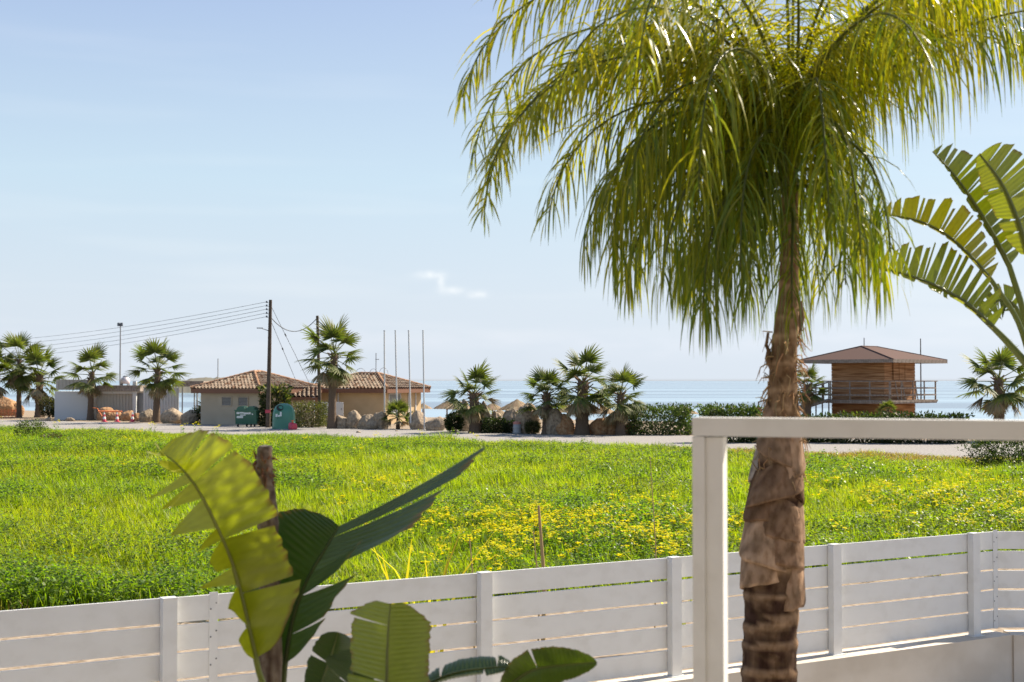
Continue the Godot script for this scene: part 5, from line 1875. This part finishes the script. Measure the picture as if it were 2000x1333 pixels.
	part("fibre", b, M.fibre, st).set_meta("kind", "stuff")

	# tall plant at the right, its stem out of the picture
	d = 8.0
	var o2 := P(2085, 900, d)
	o2.y = 0.2
	var w := thing("tall_broad_leaf_plant", "tall broad-leaved plant with comb-torn leaves arching in before the sky", "plant", o2)
	b = MB.new()
	b.tube(PackedVector3Array([Vector3.ZERO, P(2075, 900, d) - o2, P(2034, 735, d) - o2, P(2022, 660, d) - o2]), PackedFloat32Array([0.1, 0.09, 0.07, 0.03]), 12, Color(0.10, 0.07, 0.05))
	part("stem", b, M.boot_bark, w)
	var oc := Color(0.22, 0.24, 0.022)
	var hb := P(2026, 740, d)
	split_leaf(w, o2, [hb, P(1996, 700, d), P(1965, 665, d), P(1940, 640, d)], [P(1940, 640, d), P(1890, 595, d), P(1835, 562, d), P(1780, 540, d), P(1715, 522, d)],
		Vector3(0.25, 1, -0.1), {"wr": 0.27, "wl": 0.10, "tr": 17, "tl": 9, "gap": 0.5, "fr": 0.15, "fl": -0.5, "dr": 0.0, "dl": -0.6, "col": oc, "tilt": 0.16, "sweep": -0.05, "rib": 0.017, "brown": 1})
	split_leaf(w, o2, [hb, P(2010, 690, d + 0.1), P(1985, 620, d + 0.1), P(1935, 545, d + 0.1)], [P(1935, 545, d + 0.1), P(1895, 500, d + 0.1), P(1850, 460, d + 0.1), P(1795, 432, d + 0.1), P(1725, 418, d + 0.1)],
		Vector3(0.3, 1, -0.1), {"wr": 0.21, "wl": 0.06, "tr": 14, "tl": 8, "gap": 0.52, "fr": 0.2, "fl": -0.6, "dr": 0.0, "dl": -0.6, "col": Color(0.28, 0.25, 0.022), "tilt": 0.18, "sweep": -0.05, "rib": 0.014, "brown": 1})
	split_leaf(w, o2, [hb, P(2018, 690, d - 0.1), P(2000, 610, d - 0.1), P(1972, 520, d - 0.1)], [P(1972, 520, d - 0.1), P(1935, 450, d - 0.1), P(1895, 385, d - 0.1), P(1858, 335, d - 0.1), P(1822, 296, d - 0.1)],
		Vector3(1, 0.45, -0.1), {"wr": 0.24, "wl": 0.05, "tr": 13, "tl": 6, "gap": 0.45, "fr": 0.2, "fl": -0.3, "dr": 0.0, "dl": -0.4, "col": oc, "tilt": 0.2, "sweep": 0.15, "rib": 0.016, "brown": 1})
	split_leaf(w, o2, [hb, P(2030, 690, d - 0.25), P(2024, 580, d - 0.25), P(2012, 500, d - 0.25)], [P(2012, 500, d - 0.25), P(1985, 420, d - 0.25), P(1955, 355, d - 0.25), P(1915, 302, d - 0.25)],
		Vector3(1, 0.35, -0.1), {"wr": 0.3, "wl": 0.12, "tr": 12, "tl": 5, "gap": 0.25, "fr": 0.15, "fl": 0.1, "col": Color(0.28, 0.29, 0.022), "tilt": 0.2, "sweep": 0.2, "rib": 0.015, "brown": 1})
	split_leaf(w, o2, [hb, P(2016, 690, d + 0.2), P(2002, 640, d + 0.2), P(1985, 600, d + 0.2)], [P(1985, 600, d + 0.2), P(1970, 588, d + 0.2), P(1945, 590, d + 0.2), P(1920, 615, d + 0.2)],
		Vector3(0.2, -1, 0), {"wr": 0.12, "wl": 0.1, "tr": 5, "tl": 4, "gap": 0.5, "fr": 0.2, "fl": 0.2, "col": Color(0.13, 0.15, 0.03), "tilt": 0.4, "sweep": 0.2, "rib": 0.012, "brown": 1})

# ---------------------------------------------------------------- dry stalks just behind the fence
func build_stalks() -> void:
	rng.seed = 404
	var list := [[850, 1100, 1060, 16.0, "yellowed agave-like leaves poking above the fence by the dark leaf"], [782, 1120, 1090, 15.5, "second clump of yellowed leaves low behind the fence"], [1320, 1090, 1062, 17.5, "bleached grey fallen leaves behind the fence near the railing post"]]
	for e in list:
		var q := P(e[0], e[1], e[3])
		var o := thing("dry_clump", e[4], "dry plant", Vector3(q.x, 0, q.z))
		for k in 6:
			var b := MB.new()
			var hh: float = q.y + 0.3
			var c := jit(Color(0.50, 0.40, 0.06), 0.2) if e[0] < 1000 else jit(Color(0.5, 0.47, 0.38), 0.15)
			blade(b, Vector3(R(-0.05, 0.05), -0.02, R(-0.05, 0.05)), R(0, TAU), hh * R(1.0, 1.4), R(0.016, 0.03), R(0.3, 0.75), c, c)
			part("leaf", b, M.grass_blade, o)
	var no := 0
	for e in [[1052, 1100, 985, 17.0], [1042, 1100, 1035, 17.0], [1270, 1070, 890, 18.0], [917, 1110, 1050, 16.5]]:
		var q := P(e[0], e[2], e[3])
		var f := Vector3(q.x + 0.05, -0.02, q.z)
		var o := thing("dry_stalk", ["thick tan dry stalk standing among the yellow flowers", "thin leaning stalk beside the thick tan stalk", "tall faint reed stalk near the railing post", "short dry stem behind the fence near the dark leaf tip"][no], "dry plant", f)
		var b := MB.new()
		var r: float = [0.03, 0.012, 0.009, 0.012][no]
		b.tube(PackedVector3Array([Vector3.ZERO, Vector3(0.02, q.y * 0.5, 0), Vector3(-0.05, q.y, 0)]), PackedFloat32Array([r, r * 0.8, r * 0.5]), 7, Color(0.36, 0.27, 0.14))
		part("stalk", b, M.fibre, o)
		no += 1
